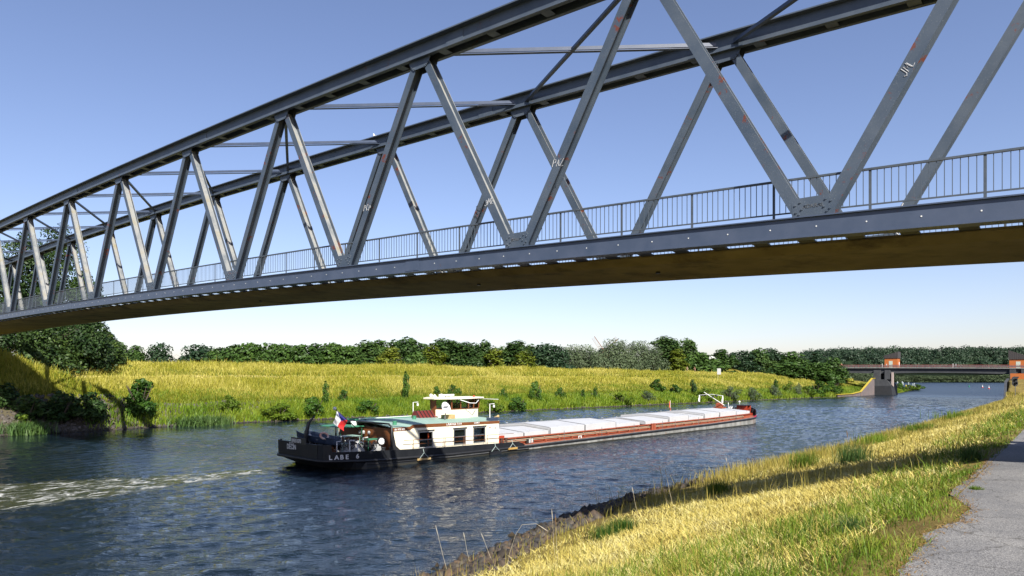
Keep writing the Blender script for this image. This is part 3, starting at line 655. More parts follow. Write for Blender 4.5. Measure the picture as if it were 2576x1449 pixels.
# deck: a thin slab hung between the chords, open slots along both edges
mb = MB(); kd = np.linspace(K0-.02, K1+.02, 50)
zb = lambda o: -.53 - .10 + .0*o
rings = []
for k in kd:
    rings.append([BP(k, .62, -.53-.05), BP(k, .62, -.53+.02), BP(k, W-.62, -.53+.02), BP(k, W-.62, -.53-.05), BP(k, W-1.1, -.53-.20), BP(k, 1.1, -.53-.20)])
mb.loft(rings); mb.build('deck_slab', M['slab'], root, world=True)
brk = []
for off, a, b in ((0, .15, .70), (W, W-.70, W-.15)):
    k = K0 + .05; first = None
    while k < K1 - .02 and len([1 for x in brk if x[1] == off]) < 98:
        mb = MB(); wd = .021
        mb.loft([[BP(k-wd, a, -.50), BP(k-wd, b, -.56), BP(k-wd, b, -.53), BP(k-wd, a, -.44)], [BP(k+wd, a, -.50), BP(k+wd, b, -.56), BP(k+wd, b, -.53), BP(k+wd, a, -.44)]])
        brk.append((mb.build('edge_bracket', M['black'], root, world=True), off)); k += .123
# railings inside both trusses
for off, sg in ((.30, 1), (W-.30, -1)):
    mb = MB(); ks = [K0 - .02 + i*.1 for i in range(int((K1-K0)/.1)+1)]
    chord(mb, rect(-.035,.035,1.05,1.10), ks, off); chord(mb, rect(-.016,.016,.20,.235), ks, off); k = -.125 - .2425*3
    while k < K1:
        for j in range(1, 15):
            kk = k + .2425*j/15
            if kk < K1: mb.beam(BP(kk, off, .235), BP(kk, off, 1.05), .018, .018, UU)
        k += .2425
    hr = mb.build('railing', M['rail'], root, world=True)
    k = -.125 - .2425*3
    while k < K1:
        mb = MB(); mb.beam(BP(k, off, -.05), BP(k, off, 1.05), .03, .07, UU)
        mb.beam(BP(k, off - sg*.08, -.02), BP(k, off + sg*.05, -.02), .1, .02, (0,0,1)); mb.build('railing_post', M['rail'], hr, world=True); k += .2425
    mb = MB(); chord(mb, rect(-.10,.10,-.03,.045), ks, off + sg*.02); mb.build('kerb', M['concrete'], hr, world=True)

# writing: built-in font turned into mesh
def text(s, size, mat, parent, origin, xdir, ydir, name='lettering', world=False, ext=.004, shear=0, align='LEFT', sx=1.0, space=1.0, off=0.0):
    cu = bpy.data.curves.new(name, 'FONT'); cu.body = s; cu.size = size; cu.extrude = ext; cu.shear = shear; cu.align_x = align; cu.space_character = space; cu.offset = off
    ob = bpy.data.objects.new(name, cu); C.objects.link(ob); bpy.context.view_layer.update()
    me = bpy.data.meshes.new_from_object(ob.evaluated_get(bpy.context.evaluated_depsgraph_get()))
    bpy.data.objects.remove(ob); bpy.data.curves.remove(cu); me.name = name
    x = Vector(xdir).normalized(); y = Vector(ydir); y = (y - x*y.dot(x)).normalized(); z = x.cross(y)
    me.transform(Matrix(((x.x*sx,y.x,z.x,origin[0]),(x.y*sx,y.y,z.y,origin[1]),(x.z*sx,y.z,z.z,origin[2]),(0,0,0,1))))
    me.materials.clear(); me.materials.append(mat); return link(name, me, parent, world)
STROKES = {'L':[[(0,1),(.05,0),(.5,.06)]],'M':[[(0,0),(.1,1),(.35,.35),(.6,1.05),(.7,0)]],'T':[[(0,.95),(.75,1.0)],[(.36,.98),(.3,0)]],'P':[[(0,0),(.1,1),(.5,.85),(.45,.5),(.08,.45)]],'A':[[(0,0),(.3,1),(.55,0)],[(.1,.38),(.5,.42)]],'Z':[[(0,.95),(.55,1),(.02,.02),(.6,.0)]],'C':[[(.55,.85),(.25,1),(.02,.5),(.2,.02),(.55,.15)]],'J':[[(.5,1),(.45,.1),(.2,-.05),(.0,.2)]],'I':[[(.1,0),(.2,1)]],'K':[[(0,0),(.06,1)],[(.55,1),(.06,.5),(.55,0)]],'9':[[(.45,.7),(.2,.95),(.05,.7),(.3,.55),(.45,.7),(.3,0)]],'+':[[(.05,.5),(.5,.5)],[(.28,.75),(.27,.25)]],'E':[[(.5,1),(.05,.95),(.0,.02),(.5,.0)],[(.02,.5),(.4,.52)]],'S':[[(.5,.9),(.15,1),(.1,.65),(.45,.4),(.3,.02),(.0,.12)]],'X':[[(0,0),(.5,1)],[(.02,1),(.52,0)]],'1':[[(.05,.75),(.28,1),(.24,0)]],'Э':[[(.05,.85),(.3,1),(.52,.5),(.3,.0),(.0,.15)],[(.2,.5),(.5,.5)]]}
def scrawl(s, size, mat, par, o, xd, yd):                            # sprayed by hand: strokes, not type
    mb = MB(); g = random.Random(s); x = 0
    for ch in s:
        k = g.uniform(.8, 1.15); dy = g.uniform(-.12, .12)
        for st in STROKES.get(ch, []):
            mb.tube([Vector(o) + xd*((x + a*k + b*.22)*size) + yd*((b*k + dy)*size) for a, b in st], size*.045, 5)
        x += .68*k
    return mb.build('graffiti', mat, par, world=True)
def graffiti(s, off, a, b, f, size, mat, along=True, flip=False, across=0.0):
    o, p, q = diag[(off, a, b)]; d = (q-p).normalized()
    pos = p + (q-p)*f - VV*.2115; side = d.cross(VV).normalized()
    if side.z < 0: side = -side
    xd = (d if d.x > 0 else -d) if along else -UU
    yd = -VV.cross(xd)
    if yd.z < 0 and not along: yd = -yd
    scrawl(s, size, mat, o, pos + xd*(-size*.35*len(s)) + yd*(-size*.5), xd, yd)
graffiti('LMT', W, 0, -.5, .12, .5, M['chalk']); graffiti('PAZ', 0, 1, .5, .34, .26, M['chalk'], False)
graffiti('PCP', 0, 2, 1.5, .30, .24, M['chalk'], False); graffiti('JML', 0, 0, -.5, .42, .22, M['chalk'])
graffiti('ЭMZ', 0, 1, 1.5, .22, .24, M['chalk'], False); graffiti('IKM', W, 1, .5, .1, .18, M['chalk'], False)
graffiti('9+C', W, 2, 1.5, .42, .34, M['black']); graffiti('ESP', W, 2, 1.5, .1, .3, M['chalk']); graffiti('MX', W, 2, 2.5, .1, .24, M['chalk'])
graffiti('S1', W, 4, 3.5, .14, .4, M['red_text'])
mb = None
for k, s in ((0, 'ADKRAL'), (1, 'BORU')):
    text(s, .15, M['galv'], root, BP(k, -.19, .2) - UU*-.27, -UU, Vector((0,0,1)), 'graffiti', world=True, ext=.002)

for kk in (1.45, .6, 3.2):                                            # drain outlets under the deck
    mb = MB(); g = BP(kk, 2.6, -.80); mb.lathe(g, [(.09,0),(.09,.22),(.14,.22),(.14,.30),(0,.30)], 10); mb.build('drain_outlet', M['black'], root, world=True)
# abutments
for nm, k, lb, zb_ in (('bridge_abutment', K1 + .02, 'grey concrete abutment under the far end of the truss bridge', 4.2), ('bridge_abutment', K0 - .07, 'grey concrete abutment under the near end of the truss bridge beside the path', 4.3)):
    mb = MB(); z1 = zt(min(max(k, K0), K1)) - .72; s_ = 1 if k > 5 else -1
    c = BP(k, W/2); mb.box((c.x, c.y, (zb_+z1)/2 - .5), (1.2, W*AS+1.6, z1-zb_+1), math.atan2(UX[1], UX[0]))
    t_ = thing(nm, lb, 'abutment', (c.x, c.y, zb_)); mb.build('pier_wall', M['concrete'], t_, world=True)
    mb = MB()
    for o in (0, W): g = BP(k, o); mb.box((g.x, g.y, z1+.045), (.5,.5,.09), math.atan2(UX[1], UX[0]))
    mb.build('bearing', M['black'], t_, world=True)

# ------------------------------------------------------------------ road bridge with the flood gate, downstream
Q0, Q1 = 305.0, 314.0
def FP(p, q, z): g = PQ(p, q); return Vector((g[0], g[1], z))
def fz(p): return 11.15 - (70-p)*.012 - ((p-40)/40)**2*.12
ps = np.linspace(100, -14, 24)
U3 = Vector((UX[0],UX[1],0)); V3 = Vector((VX[0],VX[1],0)); rzu = math.atan2(UX[1], UX[0])
M['asph2'] = pm('road surface', (.09,.09,.09), (.12,.12,.115), 3, .9)
M['rust_rail'] = pm('red railing paint', (.30,.075,.07), (.38,.13,.11), 3, .6)
M['brick'] = pm('orange brick', (.48,.13,.035), (.58,.19,.05), 9, .8, 0, .2, 30, .2)
M['sheetpile2'] = M['conc_dark']
M['roofd'] = pm('dark metal roof', (.050,.043,.042), (.075,.066,.062), 2, .6, 0, .1, 20)
M['green'] = pm('green gate paint', (.20,.33,.18), (.26,.40,.24), 2, .5)
M['paleg'] = pm('pale green door', (.55,.62,.52), None, rough=.5)
M['sheetpile'] = pm('weathered sheet piling', (.13,.115,.125), (.20,.16,.15), .5, .75, 0, .2, 6, .25, (.26,.11,.05), .35, .58, .68, world=True)
M['yellow'] = pm('yellow cap paint', (.62,.47,.03), (.5,.38,.06), 3, .6)
fbr = thing('road_bridge', 'long flat concrete road bridge crossing the canal far downstream', 'bridge', FP(40, (Q0+Q1)/2, 0))
mb = MB(); mb.loft([[FP(p, Q0, fz(p)), FP(p, Q0, fz(p)-.32), FP(p, Q1, fz(p)-.32), FP(p, Q1, fz(p))] for p in ps]); mb.build('deck', M['concrete'], fbr, world=True)
hb = lambda p: 1.75 + .45*max(0, 1-abs(p-62)/16) + .3*max(0, 1-abs(p-16)/16)
mb = MB()
for qa, qb in ((Q0+.75, Q0+1.4), (Q1-1.4, Q1-.75)):
    mb.loft([[FP(p, qa, fz(p)-.32), FP(p, qa, fz(p)-hb(p)-.32), FP(p, qb, fz(p)-hb(p)-.32), FP(p, qb, fz(p)-.32)] for p in ps])
mb.build('girder', M['conc_dark'], fbr, world=True)
mb = MB(); mb.loft([[FP(p, Q0+.6, fz(p)+.004), FP(p, Q0+.6, fz(p)+.02), FP(p, Q1-.6, fz(p)+.02), FP(p, Q1-.6, fz(p)+.004)] for p in ps]); mb.build('roadway', M['asph2'], fbr, world=True)
for q, zz in ((Q0+.12, 0), (Q1-.12, .0)):
    mb = MB()
    for z in (.36, .66, 1.05): mb.loft([[FP(p, q-.03, fz(p)+z-.03), FP(p, q+.03, fz(p)+z-.03), FP(p, q+.03, fz(p)+z+.03), FP(p, q-.03, fz(p)+z+.03)] for p in ps])
    pp = 99.
    while pp > -13:
        mb.beam(FP(pp, q, fz(pp)), FP(pp, q, fz(pp)+1.05), .06, .06, U3); pp -= 1.9
    mb.build('parapet_railing', M['rust_rail'], fbr, world=True)
    mb = MB(); q2 = q + (.55 if q < 309 else -.55)
    mb.loft([[FP(p, q2-.05, fz(p)+.46), FP(p, q2+.05, fz(p)+.46), FP(p, q2+.05, fz(p)+.78), FP(p, q2-.05, fz(p)+.78)] for p in ps])
    pp = 98.
    while pp > -13:
        mb.beam(FP(pp, q2, fz(pp)), FP(pp, q2, fz(pp)+.7), .1, .12, U3); pp -= 3.8
    mb.build('guard_rail', M['galv'], fbr, world=True)
mb = MB()
for pp in (84, 60, 36, 12):
    for q in (Q0+.42, Q1-.42): g = FP(pp, q, 0); mb.box((g.x, g.y, fz(pp)+.75), (.16,.16,1.5), rzu)
mb.build('delineator_post', M['white'], fbr, world=True)
for pc, nm in ((59.5, 'far'), (16.2, 'near')):                        # the two piers
    pr = thing('bridge_pier', 'dark sloping concrete pier standing in the water below the first brick tower' if nm == 'far' else 'dark pier and quay wall at the near end of the road bridge', 'pier', FP(pc, 309, 0))
    s_ = 1 if nm == 'far' else -1
    mb = MB()
    base = [(3.6,3.6),(3.6,6.2),(-1.2,6.2),(-2.9,4.2),(-2.99,3.6)]
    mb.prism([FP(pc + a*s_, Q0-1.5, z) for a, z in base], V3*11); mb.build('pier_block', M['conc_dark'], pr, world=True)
    mb = MB(); mb.prism([FP(pc + a*s_, Q0-1.55, z) for a, z in [(3.65,-2),(3.65,3.6),(-3.05,3.6),(-3.65,-2)]], V3*11.1); mb.build('dark_base', pm('near black concrete', (.020,.022,.026), (.034,.036,.04), .8, .7, world=True), pr, world=True)  # lower part of the pier, coloured near black
    mb = MB()
    for a, b_, qa in ((3.4, 1.0, Q0-.8), (-.6, -2.4, Q0-.8), (3.4, 1.0, Q0+5), (-.6,-2.4,Q0+5)):
        mb.prism([FP(pc+a*s_, qa, 6.2), FP(pc+b_*s_, qa, 6.2), FP(pc+b_*s_, qa, 9.9), FP(pc+a*s_, qa, 9.9)], V3*3)
    mb.build('column', M['conc_dark'], pr, world=True)
    mb = MB()
    if nm == 'far': mb.prism([FP(pc-2.9*s_, Q0-.4, 4.3), FP(pc-3.5*s_, Q0-.4, 3.4), FP(pc-3.5*s_, Q0-.4, 9.0), FP(pc-2.9*s_, Q0-.4, 9.0)], V3*1.6)
    if nm == 'far': mb.build('sunlit_strip', pm('sunlit pink concrete', (.42,.33,.30), (.5,.42,.38), 2, .8), pr, world=True)  # pale pink strip stands in for sunlight on the pier's side
gt = thing('flood_gate', 'green raised flood gate tucked below the road bridge girder', 'gate', FP(40, 310, 7.5))
mb = MB(); mb.loft([[FP(p, 309.6, 7.95 - .25*math.sin(math.pi*(p-20)/36)), FP(p, 310.4, 7.95), FP(p, 310.4, 9.0), FP(p, 309.6, 9.0)] for p in np.linspace(55.8, 21, 12)])
mb.build('gate_leaf', M['green'], gt, world=True)
def sheet_wall(name, label, pts, mat, cap=None):                               # pts: (p, q, top) along the wall, corrugated in plan
    t_ = thing(name, label, 'wall', FP(pts[0][0], pts[0][1], 0)); mb = MB(); top = []; s = 0; rings = []
    for (p0, q0, z0), (p1, q1, z1) in zip(pts[:-1], pts[1:]):
        ln = math.hypot(p1-p0, q1-q0); n = max(2, int(ln/.28))
        nx, ny = (q1-q0)/ln, -(p1-p0)/ln
        for i in range(n):
            f = i/n; o = (.0, .0, .28, .28)[s % 4]; s += 1
            rings.append(((p0+(p1-p0)*f + nx*o, q0+(q1-q0)*f + ny*o), z0+(z1-z0)*f))
    vs = []
    for (p, q), z in rings: vs += [FP(p, q, -1.5), FP(p, q, z)]
    mb.add(vs, [(2*i, 2*i+2, 2*i+3, 2*i+1) for i in range(len(rings)-1)]); mb.build('piling', mat, t_, world=True)
    mb = MB()
    mb.loft([[FP(p+a, q+b, z+c) for a, b, c in ((-.25,-.1,-.05),(.45,-.1,-.05),(.45,-.1,.14),(-.25,-.1,.14))] for p, q, z in pts]); mb.build('cap', cap or M['yellow'], t_, world=True)
    return t_
sheet_wall('sheet_pile_wall', 'rusty corrugated sheet pile wing wall with sloping yellow cap beside the dark pier', [(far_pw(262)-.3,262,.85),(far_pw(276)-.3,276,.9),(62.6,282,1.6),(62.4,300,6.6),(62.4,304,6.6)], M['sheetpile'])
sheet_wall('sheet_pile_wall', 'small rusty wing wall on the downstream side of the dark pier', [(61.0,315,5.8),(60.5,321,2.4),(60.2,326,.6)], M['sheetpile'])
sheet_wall('sheet_pile_wall', 'black sheet pile quay wall with sloping rim on the near bank below the signal', [(15.4,232,.5),(15.8,243,1.3),(17.4,270,5.6),(18.8,303.4,6.6)], M['conc_dark'], M['conc_dark'])
def gatehouse(label, pc, qc, wl_, dl, zf, hw, hr, flip, door2=True):
    t_ = thing('gatehouse', label, 'gatehouse', FP(pc, qc, zf), rzu)    # local x = +u, y = -v... front looks upstream (-v)
    t_.rotation_euler = (0, 0, math.atan2(-UX[1], -UX[0]))              # local x along -u, local y along -v?
    mb = MB(); mb.box((0,0,hw/2), (wl_, dl, hw)); mb.build('wall', M['brick'], t_)
    a, b = (wl_/2+.25), (dl/2+.25); lo, hi = hw+1.0, hw+hr
    zl, zr = (lo, hi) if not flip else (hi, lo)
    mb = MB(); mb.prism([(-a,-b,hw-.1),(a,-b,hw-.1),(a,-b,zr),(-a,-b,zl)], (0, 2*b, 0))
    x = -a + .3
    while x < a:
        zz = zl + (zr-zl)*(x+a)/(2*a); mb.box((x, -b-.02, (hw-.1+zz)/2), (.05,.05,zz-hw+.05)); x += .55
    mb.build('roof', M['roofd'], t_)
    mb = MB(); mb.box((-.1, -dl/2-.01, 1.35), (1.35,.08,2.7)); d_ = mb.build('door', M['paleg'], t_)
    mb = MB(); mb.box((.45, -dl/2-.08, 1.3), (.06,.06,.2)); mb.build('handle', M['black'], d_)
    mb = MB(); mb.box((wl_/2+.01, .9, 1.3), (.08,1.1,2.0)); mb.build('window', M['white'], t_)
    return t_
M['glassd'] = pm('dark glass', (.02,.03,.035), None, rough=.08, spec=.6)
gatehouse('orange brick gatehouse with dark sloping roof above the mid canal pier', 58.6, 317.2, 4.7, 5.0, 11.0, 3.9, 2.6, False)
gatehouse('orange brick gatehouse with dark sloping roof at the right edge of the picture', 16.6, 318.5, 5.6, 5.6, 10.2, 3.6, 3.4, True)
for z in (1,):                                                       # lower storey of the second tower
    t_ = thing('tower_base', 'orange brick tower base with green door below the road bridge', 'tower', FP(15.6, 301, 4))
    t_.rotation_euler = (0, 0, math.atan2(-UX[1], -UX[0]))
    mb = MB(); mb.box((0,0,2.1), (5.0,3.6,4.6)); mb.build('wall', M['brick'], t_)
    mb = MB(); mb.box((-.4,-1.82,1.2), (1.6,.08,2.4)); mb.build('door', pm('green door', (.03,.16,.07), None, rough=.5), t_)
    mb = MB(); mb.box((-.8,-1.9,3.1), (1.5,.3,.35)); mb.build('canopy', M['roofd'], t_)
# ------------------------------------------------------------------ cargo barge
HD = math.atan2(BE[1], BE[0])
barge = thing('cargo_barge', 'long black hulled river cargo barge with cream deckhouse and white hatch covers', 'barge', (BO[0], BO[1], 0), HD)
def hullmat():
    m, t, b, N, L = nodes('barge hull paint'); tc = N('ShaderNodeTexCoord'); O_ = tc.outputs['Object']
    sx = N('ShaderNodeSeparateXYZ'); L(O_, sx.inputs[0])
    f = noise_of(N, L, O_, .9, 8, .7, (1, 1, .35)); f2 = noise_of(N, L, O_, .35, 6, .7)
    grey = ramp(N, L, f, [(.30, (.11,.11,.10)), (.52, (.25,.25,.235)), (.7, (.36,.36,.34))])
    rust = noise_of(N, L, O_, .55, 9, .72, (1.2, 1, .22)); rk = ramp(N, L, rust, [(.585, (0,0,0)), (.66, (1,1,1))])
    grey = mixc(N, L, rk, grey, (.20,.085,.03))
    xk = ramp(N, L, math_(N, L, 'ADD', math_(N, L, 'MULTIPLY', sx.outputs[0], .05), math_(N, L, 'MULTIPLY', f2, .25)), [(.62, (0,0,0)), (.72, (1,1,1))])   # black aft, worn grey ahead
    col = mixc(N, L, xk, (.020,.022,.025), grey)
    sl = math_(N, L, 'SUBTRACT', sx.outputs[2], math_(N, L, 'MULTIPLY_ADD', f2, .22)); t.nodes[-2].inputs[2].default_value = 0.0
    wl_ = ramp(N, L, sl, [(.0, (1,1,1)), (.06, (0,0,0))])
    col = mixc(N, L, wl_, col, (.03,.028,.02))
    col = mixc(N, L, 1.0, col, (.8,)*3, 'MULTIPLY'); L(col, b.inputs['Base Color']); b.inputs['Roughness'].default_value = .5
    bn = N('ShaderNodeBump'); bn.inputs['Strength'].default_value = .25; bn.inputs['Distance'].default_value = .06
    L(noise_of(N, L, O_, .8, 4), bn.inputs['Height']); L(bn.outputs[0], b.inputs['Normal']); return m
M['hull'] = hullmat()
M['hullblack'] = pm('black bulwark paint', (.012,.014,.018), (.022,.024,.028), 1.2, .5, 0, .25, 2.5, .25, (.30,.28,.26), 1.6, .72, .74)
M['oxide'] = pm('red oxide deck paint', (.30,.065,.03), (.40,.105,.05), .8, .6, 0, .15, 20, .3, (.16,.05,.025), .6, .6, .72)
M['deckred'] = pm('red deck', (.33,.10,.06), (.42,.16,.10), .7, .7, 0, .2, 14, .3, (.2,.07,.04), .5, .58, .7)
M['redbright'] = pm('bright red paint', (.50,.055,.02), (.42,.06,.025), 1, .5)
M['cream'] = pm('cream paint', (.84,.79,.63), (.80,.74,.57), .7, .5, 0, .08, 6, .4)
M['brown'] = pm('brown trim paint', (.19,.065,.02), (.24,.085,.028), 1.5, .5)
M['mint'] = pm('mint green roof paint', (.30,.46,.39), (.36,.51,.44), .6, .55, 0, .05, 10, .3, (.22,.34,.29), .8, .6, .7)
M['greenp'] = pm('green paint', (.05,.24,.13), (.07,.30,.17), 2, .5)
M['hatch'] = pm('white hatch covers', (.76,.77,.78), (.68,.69,.70), .8, .5, 0, .12, 3, .4, (.45,.44,.42), .9, .66, .8)
M['grey'] = pm('light grey machinery', (.42,.43,.43), (.55,.55,.54), 3, .5)
M['maroon'] = pm('maroon louvre', (.20,.03,.025), (.15,.025,.025), 2, .5)
M['navy'] = pm('navy tarpaulin', (.035,.055,.10), (.055,.08,.13), 2, .5, 0, .2, 8)
M['wood'] = pm('raw timber', (.50,.33,.13), (.62,.45,.22), 3, .75, 0, .2, 20)
M['ochre'] = pm('ochre timber', (.48,.27,.05), (.55,.36,.12), 3, .75, 0, .2, 20)
M['rope'] = pm('pale rope', (.42,.52,.50), None, rough=.8)
M['pipe'] = pm('yellow grey pipe', (.42,.40,.28), None, rough=.5)
M['curtain'] = pm('white curtain', (.62,.62,.66), (.5,.5,.56), 4, .9)
M['blind'] = pm('tan blind', (.42,.32,.14), None, rough=.8)
M['orange'] = pm('orange cloth', (.65,.09,.02), None, rough=.8)
M['interior'] = pm('dark interior', (.025,.022,.02), None, rough=.7)
M['radarw'] = pm('white plastic', (.82,.82,.80), None, rough=.35)
def glassmat():
    m, t, b, N, L = nodes('window glass'); tr = N('ShaderNodeBsdfTransparent'); gl = N('ShaderNodeBsdfGlossy'); gl.inputs['Roughness'].default_value = .02
    tr.inputs[0].default_value = (.70,.80,.80,1); mx = N('ShaderNodeMixShader'); fr = N('ShaderNodeFresnel'); fr.inputs['IOR'].default_value = 1.45
    L(fr.outputs[0], mx.inputs[0]); L(tr.outputs[0], mx.inputs[1]); L(gl.outputs[0], mx.inputs[2]); L(mx.outputs[0], t.nodes['Material Output'].inputs[0]); return m
M['glass'] = glassmat()
LEN, HB = 79.9, 4.675
def sheer(x): return float(np.interp(x, [0, 4, 12, 22, 42, 60, 72, 77, 80], [.80, .62, .46, .44, .58, .72, .95, 1.10, 1.2]))
def half(x):                                                         # half beam at deck level
    if x < 5: return HB * (.66 + .34*math.sqrt(max(0, 1-((5-x)/5)**2)))
    if x > 69: t = (x-69)/10.9; return HB * (1 - .97*t**2.6)
    return HB
def xs_(a, b, n): return [a + (b-a)*i/n for i in range(n+1)]
stx = [0, .25, .6, 1, 1.6, 2.4, 3.4, 5, 8, 12, 22, 34, 46, 58, 66, 69, 71, 72.5, 74, 75.5, 77, 78.2, 79.2, 79.75]
# hull shell: waterline pulled in under the counter stern
def hring(x):
    h, z = half(x), sheer(x)
    under = max(0, (3.2-x)/3.2); hw = h*(1-.33*under); zl = -.6 + .55*under
    if x > 72: hw = h*(1-.10*(x-72)/8)
    xo = 0
    return [Vector((x + 1.6*under, -hw, zl)), Vector((x, -h, z-.05)), Vector((x, -h, z+.12)), Vector((x, h, z+.12)), Vector((x, h, z-.05)), Vector((x + 1.6*under, hw, zl))]
mb = MB(); mb.loft([hring(x) for x in stx]); hull = mb.build('hull', M['hull'], barge)
# rubbing strakes
for dz, wd, xr in ((0, .11, (0, 79.75)), (-.26, .05, (2.5, 24))):
    mb = MB(); xx = [x for x in stx if xr[0] <= x <= xr[1]]
    path = [Vector((x, -half(x)-wd*.45, sheer(x)+dz)) for x in xx[::-1]] + [Vector((x, half(x)+wd*.45, sheer(x)+dz)) for x in xx]
    if xr[0] == 0: path = path[:len(xx)-1] + [Vector((-.05, -half(0)+.05, sheer(0)+dz)), Vector((-.05, half(0)-.05, sheer(0)+dz))] + path[len(xx)+1:]
    if xr[0] == 0: mb.tube(path, wd, 8)
    else: mb.tube(path[:len(xx)], wd, 6); mb.tube(path[len(xx):], wd, 6)
    mb.build('rubbing_strake', M['black'], hull, smooth=True)
# decks
mb = MB()
for a, b in zip(xs_(14, 78.6, 40)[:-1], xs_(14, 78.6, 40)[1:]):
    za, zb2 = sheer(a)+.135, sheer(b)+.135; ha, hb2 = half(a)-.12, half(b)-.12
    mb.add([(a,-ha,za),(a,ha,za),(b,hb2,zb2),(b,-hb2,zb2)], [(0,3,2,1)])
mb.build('deck', M['deckred'], barge)
mb = MB()
for a, b in zip(xs_(.1, 14, 10)[:-1], xs_(.1, 14, 10)[1:]):
    za, zb2 = sheer(a)+.14, sheer(b)+.14; ha, hb2 = half(a)-.12, half(b)-.12
    mb.add([(a,-ha,za),(a,ha,za),(b,hb2,zb2),(b,-hb2,zb2)], [(0,3,2,1)])
mb.build('aft_deck', M['black'], barge)
# bulwarks
def bulwark(name, xx, top, mat, stern=False, th=.09):
    mb = MB()
    for sg in (-1, 1):
        mb.loft([[Vector((x, sg*half(x), sheer(x)+.08)), Vector((x, sg*(half(x)-th), sheer(x)+.08)), Vector((x, sg*(half(x)-th), top(x))), Vector((x, sg*(half(x)+.02), top(x)))] for x in xx])
    if stern: mb.loft([[Vector((.0-.02, y, sheer(0)+.08)), Vector((th, y, sheer(0)+.08)), Vector((th, y, top(0))), Vector((-.05, y, top(0)))] for y in (-half(0), half(0))])
    return mb.build(name, mat, barge)
bulwark('stern_bulwark', [0,.2,.45,.7], lambda x: 2.02 - .02*x, M['hullblack'], True)
bulwark('bulwark', [.7,.72,1,1.6,2.4,3.4,5,8,12,16,20.6,21.4], lambda x: float(np.interp(x, [.7,.72,1,3,6,12,20.6,21.4], [2.0,1.46,1.45,1.40,1.28,1.12,.95,.66])), M['hullblack'])
bulwark('bow_bulwark', [74,75.5,77,78.2,79.2,79.72], lambda x: float(np.interp(x, [74,75.5,79.72], [1.25,2.0,2.35])), M['hullblack'])
mb = MB(); xx = [72.5,74,75.5,77,78.2,79.2,79.7]
for sg in (-1, 1): mb.loft([[Vector((x, sg*(half(x)+.03), sheer(x)+.10)), Vector((x, sg*(half(x)-.02), sheer(x)+.10)), Vector((x, sg*(half(x)-.02), sheer(x)+.28)), Vector((x, sg*(half(x)+.03), sheer(x)+.28))] for x in xx])
mb.build('bow_stripe', pm('pink red stripe', (.60,.03,.08), None, rough=.5), hull)
# lettering on the hull: each letter turned to follow the quarter
def on_hull(s, x0, z, size, y_in=.0, sp=.36):
    x = x0
    for ch in s:
        if ch != ' ':
            h0, h1 = half(x), half(x+.25); tx = Vector((.25, -(h1-h0), 0)).normalized()
            text(ch, size, M['white'], hull, Vector((x, -half(x)-.06, z)), tx, (0,0,1), 'name_letter', off=.012, sx=1.05)
        x += sp*(half(x+.05)*0 + Vector((.25, -(half(x+.25)-half(x)), 0)).normalized().x)
on_hull('LABE 6', .5, .90, .48, sp=.42)
text('DĚČÍN', .56, M['white'], hull, (-.075, 1.55, 1.42), (0,-1,0), (0,0,1), 'port_name', off=.010, sx=.85)
mb = MB(); mb.box((-.04, -.25, 2.14), (.05, 2.3, .50)); pl = mb.build('number_plate', M['black'], barge)
text('09551070', .40, M['white'], pl, (-.08, .80, 2.0), (0,-1,0), (0,0,1), 'number', off=.006, sx=.95)
# deckhouse
CY = 4.15
def roofz(x): return 3.03 if x < 8.0 else (3.03 + (x-8.0)/.33*.16 if x < 8.33 else 3.19 - (x-8.33)*.012)
house = MB(); xa, xf = 6.3, 18.4
wins = [(8.9,10.36,1.22,2.5),(12.8,14.13,1.25,2.5),(15.17,16.55,1.24,2.54)]
for sg in (-1, 1):                                                   # side walls with real window openings
    y0, y1 = sg*CY, sg*(CY-.08); cuts = [xa] + [v_ for w_ in wins for v_ in w_[:2]] + [xf]
    for i, (a, b) in enumerate(zip(cuts[:-1], cuts[1:])):
        def pan(a, b, z0, z1):
            house.add([(a,y0,z0),(b,y0,z0),(b,y0,z1),(a,y0,z1),(a,y1,z0),(b,y1,z0),(b,y1,z1),(a,y1,z1)], [(0,1,2,3),(7,6,5,4),(0,4,5,1),(1,5,6,2),(2,6,7,3),(3,7,4,0)])
        if i % 2 == 0: pan(a, b, .55, 2.98)
        else: z0, z1 = wins[i//2][2:]; pan(a, b, .55, z0); pan(a, b, z1, 2.98)
house.box((xf-.04, 0, 1.76), (.08, 2*CY-.2, 2.42))
hs = house.build('deckhouse', M['cream'], barge)
mb = MB(); mb.box((xa+.05, 0, 1.75), (.1, 2*CY-.18, 2.4)); mb.build('aft_bulkhead', M['brown'], hs)
mb = MB(); mb.box((12.3, 0, .72), (12, 2*CY-.3, .04)); mb.box((12.3,-2.2,1.8), (11.9,.05,2.2)); mb.build('cabin_lining', M['interior'], hs)
mb = MB()
for sg in (-1, 1):
    rg = []
    for x in (6.2, 7.9, 8.25, 12, 18.46):
        t_ = 3.04 if x < 8 else 3.20 - (x-8.25)*.014; b_ = t_ - .29 if x < 8 else t_ - .28 + (.04 if x > 12 else 0)
        rg.append([Vector((x, sg*(CY+.025), b_)), Vector((x, sg*(CY-.1), b_)), Vector((x, sg*(CY-.1), t_)), Vector((x, sg*(CY+.025), t_))])
    mb.loft(rg)
trim = mb.build('roof_fascia', M['brown'], hs)
mb = MB(); rg = []
for x in (6.15, 7.9, 8.25, 12, 18.5):
    t_ = 3.045 if x < 8 else 3.205 - (x-8.25)*.014
    rg.append([Vector((x, y, t_ + .30*(1-(y/CY)**2) - d)) for y, d in ((-CY,0),(-2.2,0),(0,0),(2.2,0),(CY,0))] + [Vector((x, y, t_ - .04 + .30*(1-(y/CY)**2))) for y in (CY, 2.2, 0, -2.2, -CY)])
mb.loft(rg); roof = mb.build('roof', M['mint'], hs)
